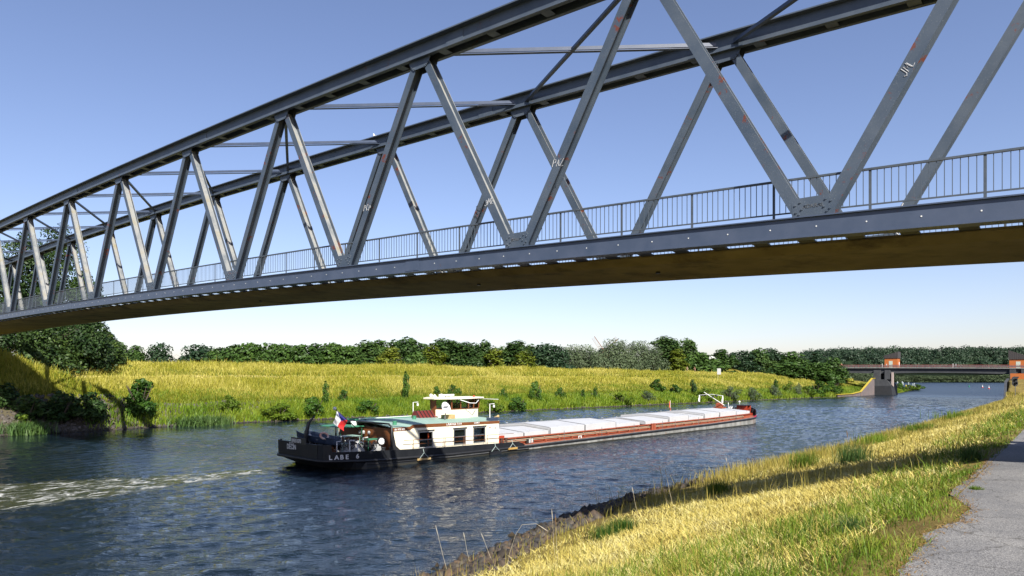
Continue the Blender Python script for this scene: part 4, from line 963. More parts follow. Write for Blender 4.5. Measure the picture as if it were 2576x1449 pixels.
mb = MB(); mb.beam((7, CY-.1, 3.3), (16, CY-.1, 3.25), .1, .22); mb.beam((7, 2.6, 3.36), (13.4, 2.6, 3.42), .08, .10); mb.build('roof_curb', M['greenp'], roof)
mb = MB(); mb.beam((7.2, 2.3, 3.45), (13.2, 2.3, 3.48), .05, .06); mb.build('white_pole', M['white'], roof)
zr = lambda x, y: (3.045 if x < 8 else 3.205-(x-8.25)*.014) + .30*(1-(y/CY)**2)
for x, y in ((10.6,-1.3),(13.6,-1.9),(7.3,-2.9)):
    mb = MB(); mb.lathe((x, y, zr(x,y)-.03), [(.17,0),(.17,.26),(.20,.26),(.20,.32),(0,.33)], 14); mb.build('roof_vent', M['greenp'], roof, smooth=False)
y_ = -CY - .035
ty = lambda s, x, z, size, sx=1.0, off=.006: text(s, size, M['white'], trim, (x, y_, z), (1, 0, 0), (0,0,1), 'registration', off=off, sx=sx)
ty('EN  0955 1070', 6.35, 2.81, .20, .85); ty('L-79,90 B-9,35  T-1164', 11.9, 2.94, .235, .80, .008); ty('LDc 580 CZ', 15.2, 2.95, .165, .8)
for i, (a, b, z0, z1) in enumerate(wins):
    mb = MB(); f = .05
    for (x0, x1, u0, u1) in ((a-f, b+f, z1-.02, z1+f), (a-f, b+f, z0-f, z0+.02), (a-f, a+.02, z0+.021, z1-.021), (b-.02, b+f, z0+.021, z1-.021), (a+.021, b-.021, (z0+z1)/2-.03, (z0+z1)/2+.03)):
        mb.box(((x0+x1)/2, -CY-.0, (u0+u1)/2), (x1-x0, .09, u1-u0))
    wf = mb.build('window', M['galv'] if i else M['grey'], hs)
    mb = MB(); mb.box(((a+b)/2, -CY+.05, (z0+(z0+z1)/2)/2 if i == 0 else (z0+z1)/2), (b-a-.05, .01, (z1-z0)/2-.06 if i == 0 else z1-z0-.06)); mb.build('pane', M['glass'], wf)
    mb = MB(); mb.box(((a+b)/2+.02, -CY-.06, z1+.15), (b-a+.3, .12, .05)); mb.build('visor', M['black'], wf)
    if i == 0: mb = MB(); mb.box((b-.2, -CY+.35, 1.8), (.14, .05, 1.1)); mb.build('curtain', M['orange'], wf)
    if i == 1: mb = MB(); mb.box(((a+b)/2, -CY+.2, z1-.42), (b-a-.1, .03, .42)); mb.build('blind', M['blind'], wf)
    if i == 2:
        mb = MB(); n = 26
        mb.loft([[Vector((a+(b-a)*j/n, -CY+.2+.03*(j%2), z1-.1)), Vector((a+(b-a)*j/n, -CY+.2+.03*(j%2), z0+.45+.12*math.sin(j*.5)))] for j in range(n+1)], closed=False); mb.build('curtain', M['curtain'], wf)
mb = MB(); mb.lathe((17.2,-CY-.02,2.5), [(.06,0),(.06,-.04),(0,-.04)], 10, axis=(0,1,0)); mb.build('porthole', M['brown'], hs)
mb = MB(); mb.lathe((17.9,-CY-.02,2.44), [(.10,0),(.10,-.03),(.07,-.03),(.07,-.01),(0,-.01)], 12, axis=(0,1,0)); mb.build('porthole', M['grey'], hs)
mb = MB(); mb.box((17.75,-CY+.22,3.2), (1.15,.4,.32)); mb.build('deck_box', M['navy'], roof)
mb = MB(); mb.lathe((18.4,-CY+.6,3.38), [(.02,0),(.04,.3),(.14,.5),(.15,.52),(0,.5)], 10, axis=(1,0,.1)); mb.build('horn', M['wood'], roof)
# wheelhouse
wx0, wx1, wy = 13.9, 18.9, 1.55
mb = MB(); prof = [(wx0,-.3),(14.8,-wy),(16.9,-wy),(18.7,-.95),(18.9,.95),(16.9,wy),(14.8,wy),(wx0,.3)]
zb0 = 3.36
mb.prism([(x, y, zb0-.2) for x, y in prof], (0,0,.98)); wh = mb.build('wheelhouse', M['cream'], barge)
mb = MB(); mb.prism([(x+(.12 if x > 17 else 0), y*1.02, 4.14) for x, y in prof], (0,0,.07)); mb.build('sill', M['brown'], wh)
posts = [(wx0,-.3),(14.8,-wy),(15.9,-wy),(16.9,-wy),(17.8,-1.25),(18.75,-.95),(18.9,.95),(17.8,1.25),(16.9,wy),(14.8,wy),(wx0,.3)]
for x, y in posts:
    mb = MB(); mb.beam((x, y*.99, 4.2), (x+(.15 if x > 17 else .0), y*.99, 5.12), .10, .10, (1,0,0)); mb.build('window_post', M['brown'], wh)
ring = posts
for (a, b) in zip(ring[:-1], ring[1:]):
    mb = MB(); mb.beam((a[0], a[1]*.985, 4.64), (b[0], b[1]*.985, 4.64), .012, .86); mb.build('pane', M['glass'], wh)
mb = MB(); mb.box((wx0-.03, 0, 4.12), (.06, .56, 1.75)); mb.build('aft_door', M['brown'], wh)
mb = MB(); rf = [(13.3,-.8),(14.6,-1.9),(16.9,-1.95),(19.2,-1.25),(19.4,1.25),(16.9,1.95),(14.6,1.9),(13.3,.8)]
mb.prism([(x, y, 5.12) for x, y in rf], (0,0,.13)); wr = mb.build('wheelhouse_roof', M['cream'], wh)
mb = MB(); mb.prism([(19.3,-2.0,5.02),(21.3,-1.2,4.92),(21.3,1.2,4.92),(19.3,1.6,5.02)], (0,0,.05)); mb.build('awning', M['white'], wr)
mb = MB(); mb.box((16.2,-.2,4.3), (1.1,.9,.8)); mb.box((15.3,-.6,4.35), (.55,.55,.9)); mb.ball((15.3,-.6,4.95), .16, 10); mb.build('console', M['interior'], wh)
for kind, p_ in (('l',(13.6,-.5,5.25)),('b',(13.5,-.1,5.45)),('b',(14.1,-1.1,5.4)),('d',(14.5,-.4,5.25))):
    mb = MB()
    if kind == 'l': mb.lathe(p_, [(.16,0),(.18,.12),(.12,.26),(.05,.30),(0,.30)], 12)
    elif kind == 'b': mb.ball(p_, .17, 10)
    else: mb.lathe(p_, [(.26,0),(.24,.14),(.17,.32),(0,.35)], 14)
    mb.build('antenna_dome', M['radarw'], wr, smooth=True)
mb = MB(); mb.lathe((15.4,0,5.25), [(.10,0),(.10,.14)], 10); mb.box((15.4,-.1,5.46), (2.0,.22,.15), .15); mb.build('radar', M['radarw'], wr)
mb = MB(); mb.lathe((18.2,-.9,5.25), [(.09,0),(.09,.16),(0,.18)], 10); mb.build('beacon', M['redbright'], wr)
mb = MB(); mb.tube([(14.9,-1.2,5.35),(16.3,-2.4,4.75),(16.9,-2.6,4.72),(17.6,-2.2,4.98)], .035, 6); mb.build('searchlight_arm', M['white'], wr)
for (x, y, h_) in ((19.4,-1.9,1.55),(14.2,3.5,1.5)):
    mb = MB(); z0 = 3.0 if x > 18 else zr(x,y); mb.tube([(x,y,z0-.1),(x,y,z0+h_),(x+.6,y,z0+h_)], .045, 6); mb.lathe((x+.55,y,z0+h_-.35), [(.10,0),(.10,.22),(.03,.25)], 8); mb.build('lamp_bracket', M['white'], roof)
# louvred skylight, dish
mb = MB(); mb.prism([(11.9,.9,3.35),(11.9,-.5,3.35),(11.9,.2,4.05),(11.9,.5,4.05)], (2.5,0,0)); sk = mb.build('skylight', M['maroon'], roof)
for i in range(7):
    mb = MB(); mb.beam((11.92+i*.41,-.56,3.36), (11.92+i*.41,.16,4.10), .05, .05, (1,0,0)); mb.build('rib', M['black'], sk)
mb = MB(); mb.box((14.1,-1.85,3.5), (1.3,.5,.42)); mb.build('wheelhouse_bench', M['wood'], roof)
dx, dy = 13.2, -2.5; dz0 = zr(dx, dy)
mb = MB(); mb.tube([(dx,dy,dz0),(dx,dy,dz0+.62)], .04, 8); mb.tube([(dx-.3,dy-.2,dz0),(dx,dy,dz0+.45)], .02, 6); mb.build('dish_stand', M['galv'], roof)
mb = MB(); ax = Vector((.10,-.9,.34)).normalized(); rr = [(0,.0),(.20,.012),(.38,.05),(.52,.11),(.545,.13),(.52,.10),(.38,.03),(0,-.02)]
mb.lathe(Vector((dx,dy,dz0+1.05))-ax*.02, rr, 28, axis=ax); ds = mb.build('satellite_dish', M['radarw'], roof, smooth=True)
xa_ = Vector((0,0,1)).cross(ax).normalized()
text('Ø SKYLINK', .115, M['galv'], ds, Vector((dx,dy,dz0+1.10)) + ax*.09 - xa_*.30, xa_, ax.cross(xa_), 'dish_lettering', ext=.06)
# side railing
for sg in (-1, 1):
    yy = sg*(HB-.12)
    mb = MB(); mb.tube([(7,yy,1.98),(12,yy,1.90),(16.2,yy,1.84)], .022, 6); mb.tube([(16.5,yy,1.84),(20,yy,1.80)], .022, 6)
    mb.tube([(8,yy,1.62),(12,yy,1.52),(16.2,yy,1.45)], .016, 6); mb.tube([(16.5,yy,1.45),(19,yy,1.42)], .016, 6); rl = mb.build('side_rail', M['brown'], barge)
    for x in (8, 11.3, 11.5, 13.6, 13.75, 16.2, 16.5):
        mb = MB(); mb.tube([(x,yy,1.0),(x,yy,1.98-(x-7)*.0155)], .02, 6); mb.build('stanchion', M['brown'], rl)
# hoop frame over the aft bulkhead
mb = MB(); hp = []
for i in range(17):
    a = math.pi*i/16; y = -CY*1.02*math.cos(a); y = math.copysign(min(abs(y)*1.08, CY+.06), y); z = 1.25 + 2.1*min(1, math.sin(a)*2.2)**.8; hp.append((6.05, y, z))
mb.tube(hp, .075, 8); mb.build('hoop_frame', M['black'], hs, smooth=True)
mb = MB(); mb.prism([(6.18,-CY-.03,1.0),(7.15,-CY-.03,1.0),(6.5,-CY-.03,1.55),(6.18,-CY-.03,2.9)], (0,.12,0)); mb.build('corner_bracket', M['black'], hs)
for c_, s_ in (((5.0,1.6,2.98),(2.3,3.4,.07)),((5.1,-2.7,2.1),(1.3,1.0,.05)),((3.9,-1.2,2.35),(1.6,1.2,.05)),((3.3,1.6,2.2),(1.3,1.5,.05)),((2.6,-2.6,1.9),(.8,.8,.05))):
    mb = MB(); mb.box(c_, s_)
    for sx in (-.45, .45): mb.tube([(c_[0]+sx*s_[0], c_[1]-.45*s_[1], .8), (c_[0]+sx*s_[0], c_[1]-.45*s_[1], c_[2])], .025, 5)
    mb.build('canopy_plate', M['greenp'] if c_[0] > 4.9 else M['mint'], barge)
# stern machinery: winches with handwheels, motors, frames
def handwheel(c, r, ax, par):
    mb = MB(); c = Vector(c); ax = Vector(ax).normalized(); a = ax.orthogonal().normalized(); b = ax.cross(a)
    mb.tube([c + (a*math.cos(t*.3927)+b*math.sin(t*.3927))*r for t in range(17)], .03, 6)
    for t in range(5): mb.tube([c, c + (a*math.cos(t*1.2566)+b*math.sin(t*1.2566))*r], .02, 5)
    mb.tube([c, c + ax*-.35], .03, 6); return mb.build('handwheel', M['black'], par)
def winch(x, y, z, s, rz, mats=('grey', 'black')):
    mb = MB(); cs, sn = math.cos(rz), math.sin(rz); T = lambda a, b, c: (x + (a*cs-b*sn)*s, y + (a*sn+b*cs)*s, z + c*s)
    for b in (-.55, .55): mb.prism([T(-.6,b-.04,0), T(.6,b-.04,0), T(.22,b-.04,1.0), T(-.22,b-.04,1.0)], Vector(T(0,.08,0))-Vector(T(0,0,0)))
    mb.box(T(0,0,.05), (1.3*s,1.3*s,.1*s), rz); o = mb.build('winch', M[mats[0]], barge)
    ax = Vector(T(0,1,0)) - Vector(T(0,0,0))
    mb = MB(); mb.lathe(T(0,-.5,.7), [(.45,0),(.45,.06),(.22,.06),(.22,.94),(.45,.94),(.45,1.0)], 16, axis=ax); mb.build('drum', M[mats[1]], o)
    mb = MB(); mb.lathe(T(.35,-.6,.45), [(.32,0),(.32,.1),(.0,.1)], 16, axis=ax); mb.build('gear_wheel', M['grey'], o)
    handwheel(T(-.45,-.75,.95), .28*s, Vector(T(0,-1,0))-Vector(T(0,0,0)), o); return o
dk = lambda x: sheer(x)+.14
winch(4.9,-3.0,dk(4.9),1.0,.2); winch(3.6,-2.5,dk(3.6),1.05,-.3); winch(3.0,-.9,dk(3),1.0,.5); winch(4.6,-.6,dk(4.6),1.15,0,('white','grey')); winch(2.1,1.4,dk(2),1.0,.2); winch(4.2,2.3,dk(4),1.0,-.2)
for (x, y, s, mt) in ((2.7,-2.9,.75,'grey'),(3.8,-1.6,.9,'white'),(2.0,-1.9,.7,'brown'),(5.5,-1.9,.9,'grey'),(3.3,.6,.9,'white'),(1.6,-.2,.7,'grey')):
    mb = MB(); mb.lathe((x-.5*s,y,dk(x)+.45*s), [(.3*s,0),(.36*s,.08*s),(.36*s,.75*s),(.26*s,.85*s),(.2*s,1.05*s),(0,1.05*s)], 14, axis=(1,.2,0)); mb.box((x,y,dk(x)+.1*s), (1.1*s,.6*s,.2*s)); mb.box((x-.1*s,y,dk(x)+.95*s), (.35*s,.3*s,.35*s)); mb.tube([(x+.2*s,y-.3*s,dk(x)),(x+.2*s,y-.3*s,dk(x)+1.2*s),(x+.7*s,y-.3*s,dk(x)+1.3*s)], .05*s, 6); mb.build('motor', M[mt], barge)
for (x, y) in ((2.2,-3.3),(4.1,-3.5),(5.0,-1.2)):
    handwheel((x, y, dk(x)+1.15), .30, (-.3,-1,.25), barge)
for x, y, h_ in ((1.9,-2.7,1.25),(2.6,-3.4,1.35),(3.2,-3.6,1.2),(4.4,-2.6,1.5),(2.9,-1.7,1.6)):
    mb = MB(); mb.tube([(x,y,dk(x)),(x,y,dk(x)+h_),(x+.5,y+.1,dk(x)+h_)], .045, 6); mb.build('vent_pipe', M['white'], barge)
mb = MB(); mb.lathe((5.55,-3.35,1.95), [(.34,0),(.34,-.25),(.30,-.25),(.26,-.06),(.08,-.05),(0,-.08)], 18, axis=(.25,1,0)); o = mb.build('cable_drum', M['black'], barge)
mb = MB(); mb.lathe((5.49,-3.60,1.95), [(.27,0),(.24,-.04),(.06,-.05),(0,-.06)], 18, axis=(.25,1,0)); mb.build('hub', M['radarw'], o)
mb = MB(); mb.prism([(3.8,-3.75,.75),(5.2,-3.75,.75),(5.0,-3.75,1.75)], (0,.1,0)); mb.prism([(4.9,-3.7,.75),(5.9,-3.7,.75),(5.3,-3.7,1.6)], (0,.7,0)); mb.build('chute', M['grey'], barge)
for x, y in ((5.3,-4.1),(6.0,-4.2),(18.9,-4.0),(19.5,-4.0),(44.6,-4.35),(45.1,-4.35),(77.0,-1.6),(77.5,-1.5),(77.3,-2.1)):
    mb = MB(); z = dk(x); mb.lathe((x,y,z-.02), [(.20,0),(.20,.04),(.15,.05),(.15,.72),(.19,.72),(.19,.80),(0,.81)], 14); mb.build('bollard', M['black'] if x > 70 or x < 10 else pm('rusty bollard', (.09,.045,.03), None, rough=.6) if x < 20 else M['oxide'], barge)
mb = MB(); mb.tube([(1.0,.5,.8),(1.05,.5,2.6),(1.2,.35,3.5),(1.6,.1,4.05)], [.17,.17,.12,.05], 10); mb.build('stern_davit', M['black'], barge, smooth=True)
mb = MB(); mb.tube([(1.6,.9,.8),(1.6,.9,3.1)], .02, 5); mb.box((1.6,.9,2.4), (.18,.18,.16)); mb.build('aerial', M['white'], barge)
mb = MB(); mb.lathe((6.0,1.2,2.85), [(.22,0),(.30,.45),(.30,.5),(0,.5)], 14); mb.build('bucket', M['radarw'], barge)
for y in (-.9,-.1,.5):
    mb = MB(); mb.lathe((6.1,y,2.35), [(.10,0),(.13,.12),(.08,.26),(0,.28)], 10); mb.build('deck_light', M['grey'], hs)
# hold: coaming with stays, pipes, hatch covers
cxa, cxf, cy = 19.2, 72.6, 3.75
cz = lambda x: float(np.interp(x, [19, 30, 45, 60, 73], [1.24, 1.26, 1.34, 1.42, 1.58]))
mb = MB(); kx = xs_(cxa, cxf, 20)
for sg in (-1, 1):
    mb.loft([[Vector((x,sg*cy,sheer(x)+.1)), Vector((x,sg*(cy-.06),sheer(x)+.1)), Vector((x,sg*(cy-.06),cz(x))), Vector((x,sg*cy,cz(x)))] for x in kx])
    mb.loft([[Vector((x,sg*(cy+.16),cz(x)-.03)), Vector((x,sg*(cy-.08),cz(x)-.03)), Vector((x,sg*(cy-.08),cz(x)+.07)), Vector((x,sg*(cy+.16),cz(x)+.07))] for x in kx])
for x in (cxa, cxf): mb.box((x, 0, (sheer(x)+cz(x))/2+.1), (.08, 2*cy, cz(x)-sheer(x)))
co = mb.build('hatch_coaming', M['oxide'], barge)
for sg in (-1, 1):
    x = 21.0
    while x < 72:
        mb = MB(); z0, z1 = sheer(x)+.12, cz(x)-.03
        mb.prism([(x-.04,sg*cy,z0),(x-.04,sg*(cy+.42),z0),(x-.04,sg*(cy+.1),z1),(x-.04,sg*cy,z1)], (.08,0,0)); mb.build('coaming_stay', M['oxide'], co); x += 2.13
    mb = MB()
    for dz, dy in ((-.17,.22),(-.30,.28)): mb.tube([(x, sg*(cy+dy), cz(x)+dz) for x in kx[:-1]], .035, 6)
    mb.build('deck_pipe', M['pipe'], co)
for sg in (-1, 1):
    for x in (27.6,34.1,40.4,46.6,49.6,55.6,61.3,66.5):
        mb = MB(); mb.tube([(x,sg*(HB-.15),dk(x)-.02),(x,sg*(HB-.15),dk(x)+1.0)], .025, 6); mb.build('stanchion', M['galv'], barge)
low, high = .34, .62
def hcover(a, b, hgt, al=None):
    mb = MB(); z0a, z0b = cz(a)+.075, cz(b)+.075; y = cy - .02 if hgt > .5 else cy - .12; rg = []
    for x, z0 in ((a, z0a), (b, z0b)):
        rg.append([Vector((x,-y,z0)), Vector((x,-y,z0+hgt)), Vector((x,-y+.12,z0+hgt+.03)), Vector((x,0,z0+hgt+.30)), Vector((x,y-.12,z0+hgt+.03)), Vector((x,y,z0+hgt)), Vector((x,y,z0))])
    mb.loft(rg)
    for sg in (-1, 1):
        for f in (.2, .8): xx = a+(b-a)*f; mb.tube([(xx-.12,sg*(y-.05),z0a+hgt+.04),(xx-.12,sg*(y-.05),z0a+hgt+.14),(xx+.12,sg*(y-.05),z0a+hgt+.14),(xx+.12,sg*(y-.05),z0a+hgt+.04)], .018, 5)
    for x in (a+.02, b-.02):
        for sg in (-1, 1): mb.beam((x, sg*(y+.006), cz(x)+.08), (x, sg*(y+.006), cz(x)+.08+hgt-.02), .05, .014, (0,1,0), 1)
    for x in (a+.02, b-.02):
        for sg in (-1, 1): mb.beam((x, 0, cz(x)+.085+hgt+.30), (x, sg*(y-.1), cz(x)+.085+hgt+.03), .05, .02, (0,0,1), 1)
    return mb.build('hatch_cover', [M['hatch'], M['black']], co)
for a, b, h_ in ((18.6,22.4,low),(22.45,26.2,low),(26.3,32.05,high),(32.15,37.9,high),(37.95,43.0,low),(44.1,49.4,low),(49.5,54.4,high),(54.45,58.6,low),(58.7,63.0,high),(63.1,68.2,high),(68.25,72.9,low)): hcover(a, b, h_)
# red locker behind the deckhouse and life ring
mb = MB(); mb.box((18.95,-2.6,1.05), (.9,2.6,1.05)); o = mb.build('red_locker', M['redbright'], barge)
mb = MB(); mb.lathe((19.0,-3.92,1.2), [(.14,0),(.14,-.03),(0,-.03)], 12, axis=(0,1,0)); mb.build('badge', M['white'], o)
# fore ship: lowered mast with yard and pennants, windlass, red shelter
mb = MB(); mb.box((73.3,1.5,1.75), (1.3,1.5,1.4)); mb.prism([(72.6,1.0,1.6),(73.6,1.0,1.6),(73.4,1.0,3.1),(72.8,1.0,3.0)], (0,.9,0)); mb.box((72.4,2.9,1.6), (.6,1.0,.9)); mb.build('mast_housing', M['oxide'], barge)
mb = MB(); mb.tube([(73.2,.7,2.75),(69.0,1.9,4.85)], [.065,.045], 8); mast = mb.build('mast', M['white'], barge)
mb = MB(); mb.tube([(70.3,-.6,4.3),(70.3,1.3,4.5),(70.3,3.3,4.35)], .04, 6); mb.build('yard', M['white'], mast)
for y, z, zz in ((-.6,4.3,0),(3.3,4.35,.1)):
    mb = MB(); n = 6; mb.loft([[Vector((70.3+.05*math.sin(j*1.3),y+.03*math.cos(j),z-1.05*j/n)), Vector((70.05-.12*j/n+.07*math.sin(j*1.1),y+.05,z-1.05*j/n))] for j in range(n+1)], closed=False); mb.build('pennant', M['white'], mast)
mb = MB(); mb.lathe((70.5,1.2,4.0), [(.1,0),(.13,.1),(.1,.28),(0,.3)], 10); mb.box((70.3,.6,4.3), (.2,.25,.3)); mb.build('mast_lamp', M['black'], mast)
mb = MB(); mb.box((75.2,.6,1.35), (3.0,.12,.5)); mb.box((74.4,2.0,1.45), (2.8,.1,.75)); mb.box((75.4,-1.6,1.35), (.1,2.6,.45)); mb.build('breakwater', M['redbright'], barge)
mb = MB(); mb.box((76.6,-.9,1.55), (1.5,1.6,.8)); mb.box((76.0,-.9,2.25), (.12,1.7,.8)); mb.box((77.3,-.9,2.25), (.12,1.7,.8)); mb.box((76.65,-.1,2.25), (1.4,.1,.8)); sh = mb.build('fore_shelter', M['redbright'], barge)
mb = MB(); mb.box((76.6,-.8,2.70), (2.0,2.0,.08)); mb.build('shelter_roof', M['black'], sh)
mb = MB(); mb.box((76.5,-1.0,2.15), (.7,.6,.35)); mb.build('shelter_desk', M['radarw'], sh)
for (x, y, s) in ((74.9,1.2,.8),(75.3,-.3,.75),(75.9,1.4,.8)): winch(x, y, 1.3, s, .4, ('radarw','black'))
mb = MB()
for i in range(7): mb.tube([(74.4+i*.28,.4+.25*(i%3),1.3),(74.45+i*.28,.4+.25*(i%3),2.35+.2*(i%2))], .05, 6)
mb.build('windlass_lever', M['radarw'], barge)
mb = MB(); mb.tube([(75.2,1.0,2.3),(75.2,1.0,3.1)], .04, 6); mb.tube([(77.0,0,2.7),(77.0,0,3.1)], .03, 6); mb.ball((77.0,0,3.2), .16, 10); mb.build('navigation_light', M['radarw'], barge, smooth=True)
mb = MB(); mb.tube([(62.5,3.9,1.6),(62.5,3.9,2.6)], .11, 8); fp = mb.build('flag_post', M['oxide'], barge)
mb = MB(); n = 5; mb.tube([(62.5,3.9,2.6),(62.5,3.9,3.7)], .025, 5); mb.build('pole', M['white'], fp)
mb = MB(); mb.loft([[Vector((62.45-.35*(1-j/n*.3)*.0,3.9,3.65-.9*j/n)), Vector((62.15+.05*math.sin(j),3.88,3.45-.9*j/n))] for j in range(n+1)], closed=False); mb.build('pennant', M['orange'], fp)
mb = MB(); mb.box((22.9,-4.0,.85), (1.1,.12,.42), .1)
for i in range(4): mb.box((22.5+i*.24,-4.07,.85), (.1,.03,.4), .1, 1)
mb.build('deck_sign', [M['interior'], M['white']], barge)
# hull fenders, cleats
for x in (30.5,):
    mb = MB(); mb.tube([(x-.2,-4.3,dk(x)),(x-.25,-4.3,dk(x)+.22),(x+.25,-4.3,dk(x)+.22),(x+.2,-4.3,dk(x))], .05, 6); mb.build('cleat', M['white'], barge)
def L2W(x, y, z): return Vector((BO[0]+BE[0]*x-BE[1]*y, BO[1]+BE[1]*x+BE[0]*y, z))
# things that hang on or stand on the barge
def fender(x, z, ln, label, mat, sw=.16, rp=((-.5,.5),)):
    p = L2W(x, -HB-.14, z); t_ = thing('fender', label, 'fender', p, HD, 'fenders hung over the barge side')
    mb = MB(); mb.box((0,0,0), (ln,.14,sw)); mb.box((0,-.075,0), (ln*.96,.012,sw*.7)); mb.build('board', mat, t_)
    mb = MB(); top = 1.2 - z
    mb.tube([(-ln*.35,-.02,sw/2),(0,.0,top*.6),(0.02,.16,top)], .025, 5); mb.tube([(ln*.35,-.02,sw/2),(0,.0,top*.6)], .025, 5); mb.build('rope', M['rope'], t_)
fender(8.9, .32, 1.35, 'pale plank fender hung from the black bulwark below the first cabin window', M['wood'])
fender(19.6, .40, 1.2, 'ochre plank fender hung near the forward end of the cabin', M['ochre'], .18)
fender(17.3, .14, 1.45, 'dark weathered block fender half in the water below the third cabin window', M['hullblack'], .38)
p = L2W(2.0, .25, 1.72); t_ = thing('dinghy', 'dark blue dinghy lying across the barge stern', 'boat', p, HD)
mb = MB(); rg = []
for i in range(11):
    f = i/10; y = 2.85 - 5.7*f; wd = .75*math.sin(math.pi*min(.97,.12+f*.8))**.6; kz = .30*(1-f)**2
    rg.append([Vector((-wd,y,.62+kz)), Vector((-wd*.8,y,.15+kz*.6)), Vector((0,y,.0+kz*.5)), Vector((wd*.8,y,.15+kz*.6)), Vector((wd,y,.62+kz)), Vector((wd*.86,y,.62+kz)), Vector((wd*.5,y,.25+kz*.6)), Vector((0,y,.18+kz*.5)), Vector((-wd*.5,y,.25+kz*.6)), Vector((-wd*.86,y,.62+kz))])
mb.loft(rg); bt = mb.build('hull', M['navy'], t_)
mb = MB(); mb.tube([(-v_[0].x*-1-.0, v_[0].y, v_[0].z+.02) for v_ in rg], .05, 6); mb.tube([(v_[4].x, v_[4].y, v_[4].z+.02) for v_ in rg], .05, 6); mb.build('gunwale', M['navy'], t_, smooth=True)
mb = MB(); mb.box((0,.6,.5), (1.2,.28,.04)); mb.box((0,-.9,.45), (1.3,.28,.04)); mb.build('thwart', M['grey'], t_)
p = L2W(1.5, -1.5, 2.42); t_ = thing('life_ring', 'orange and white life ring lying on the blue dinghy', 'life ring', p, HD)
mb = MB(); mb.tube([(math.cos(a*.3927)*.33, math.sin(a*.3927)*.2, .1+math.sin(a*.3927)*.24) for a in range(17)], .085, 8); mb.build('ring', pm('ring vinyl', (.75,.28,.16), (.8,.75,.7), 1.2, .5), t_, smooth=True)
# flag on its slanted staff
p = L2W(5.5, -.4, 2.62); t_ = thing('flag', 'red white and blue flag on a slanted staff above the barge stern', 'flag', p, HD)
a, b = Vector((0,0,0)), Vector((-2.35,.0,1.95)); d = (b-a)
mb = MB(); mb.tube([a, b], .04, 8); mb.ball(b, .13, 10); mb.build('staff', M['black'], t_, smooth=True)
mb = MB(); mb.ball(b + d.normalized()*.05, .15, 12); mb.build('finial', M['radarw'], t_, smooth=True)
H1, H2 = a + d*.93, a + d*.50                                        # hoist lies on the staff, the fly hangs down in folds
def fpt(s, tt):                                                      # s along the hoist 0 top..1, tt towards the fly
    h_ = H1 + (H2-H1)*s; dr = Vector((-.28+.10*s, -.12*math.sin(tt*5+s*2), -1.0)); sag = Vector((-.25*(s), .10*math.sin(tt*7+s*3), 0))
    return h_ + dr*tt*(1.0-.10*s) + sag*tt
cm = MB(); n = 14
idx = []
for i in range(n+1):
    for j in range(n+1): cm.v.append(tuple(fpt(i/n, j/n)))
for i in range(n):
    for j in range(n):
        s_, tt = (i+.5)/n, (j+.5)/n; blue = tt < .5 and abs(s_-.5) < .5 - tt
        m_ = 2 if blue else (0 if s_ < .5 else 1)
        cm.f.append((i*(n+1)+j, i*(n+1)+j+1, (i+1)*(n+1)+j+1, (i+1)*(n+1)+j)); cm.m.append(m_)
cm.build('cloth', [pm('flag white', (.82,.82,.82), None, rough=.8), pm('flag red', (.75,.03,.03), None, rough=.8), pm('flag blue', (.05,.06,.32), None, rough=.8)], t_, smooth=True)
# ------------------------------------------------------------------ trees and shrubs
def leaf_quads(Pt, Nr, size, asp=.55):
    n = len(Pt); Nr = Nr/np.maximum(np.linalg.norm(Nr, axis=1, keepdims=True), 1e-6)
    rv = rng.normal(size=(n,3)); a = np.cross(Nr, rv); a /= np.maximum(np.linalg.norm(a, axis=1, keepdims=True), 1e-6); b = np.cross(Nr, a)
    s = (size*rng.uniform(.6, 1.35, n))[:, None]
    v = np.stack([Pt-a*s, Pt-b*s*asp+Nr*s*.15, Pt+a*s, Pt+b*s*asp+Nr*s*.15], 1).reshape(-1,3); k = np.arange(n)*4
    return v, np.stack([k,k+1,k+2,k+3], 1)
def crown(name, blobs, nleaf, size, mat, droop=0.0, spread=.5, asp=.55):
    """leaves through a set of lobes; blobs = rows of (x, y, z, rx, rz)"""
    B = np.array(blobs, float); wgt = B[:,3]**2; wgt /= wgt.sum(); c = rng.choice(len(B), nleaf, p=wgt)
    d = rng.normal(size=(nleaf,3)); d /= np.linalg.norm(d, axis=1, keepdims=True); low = d[:,2] < -.25; d[low,2] *= rng.choice([1,-1], low.sum())
    # twigs: leaves gather in tufts on each lobe, which leaves gaps between
    kt = 16; tuft = rng.normal(size=(len(B), kt, 3)); tuft /= np.linalg.norm(tuft, axis=2, keepdims=True)
    tf = tuft[c, rng.integers(0, kt, nleaf)]; d = d*.62 + tf*.75; d /= np.linalg.norm(d, axis=1, keepdims=True)
    r = rng.uniform(.35, 1.12, nleaf)**spread
    P = B[c,:3] + d*np.stack([B[c,3], B[c,3], B[c,4]], 1)*r[:,None]
    P[:,2] -= droop*rng.random(nleaf)
    N_ = d + rng.normal(size=(nleaf,3))*.55 + np.array([0,0,.35])
    v, q = leaf_quads(P, N_, size, asp); return np_mesh(name, v, q, None, mat)
def lobes(n, h, w_, z0, shape='round', seed=0, rr=.34, jit=.72):
    g = np.random.default_rng(seed); out = []
    for i in range(n):
        f = (i+.5)/n if n > 1 else .5; z = z0 + (h-z0)*(.10+.86*f)
        if shape == 'round': e = math.sin(math.pi*min(.98, .18+.80*f))**.7
        elif shape == 'column': e = .75*math.sin(math.pi*min(.96, .25+.68*f))**.6
        elif shape == 'cone': e = max(.12, 1-f)**.8
        elif shape == 'dome': e = math.sqrt(max(.05, 1-f*f))
        a = g.uniform(0, 6.28); rd = w_*e*g.uniform(.15, jit); s = w_*rr*g.uniform(.75, 1.3)*(.6+.5*e)
        out.append((rd*math.cos(a), rd*math.sin(a), z-s*.3, s, s*g.uniform(.75,1.05)))
    return out
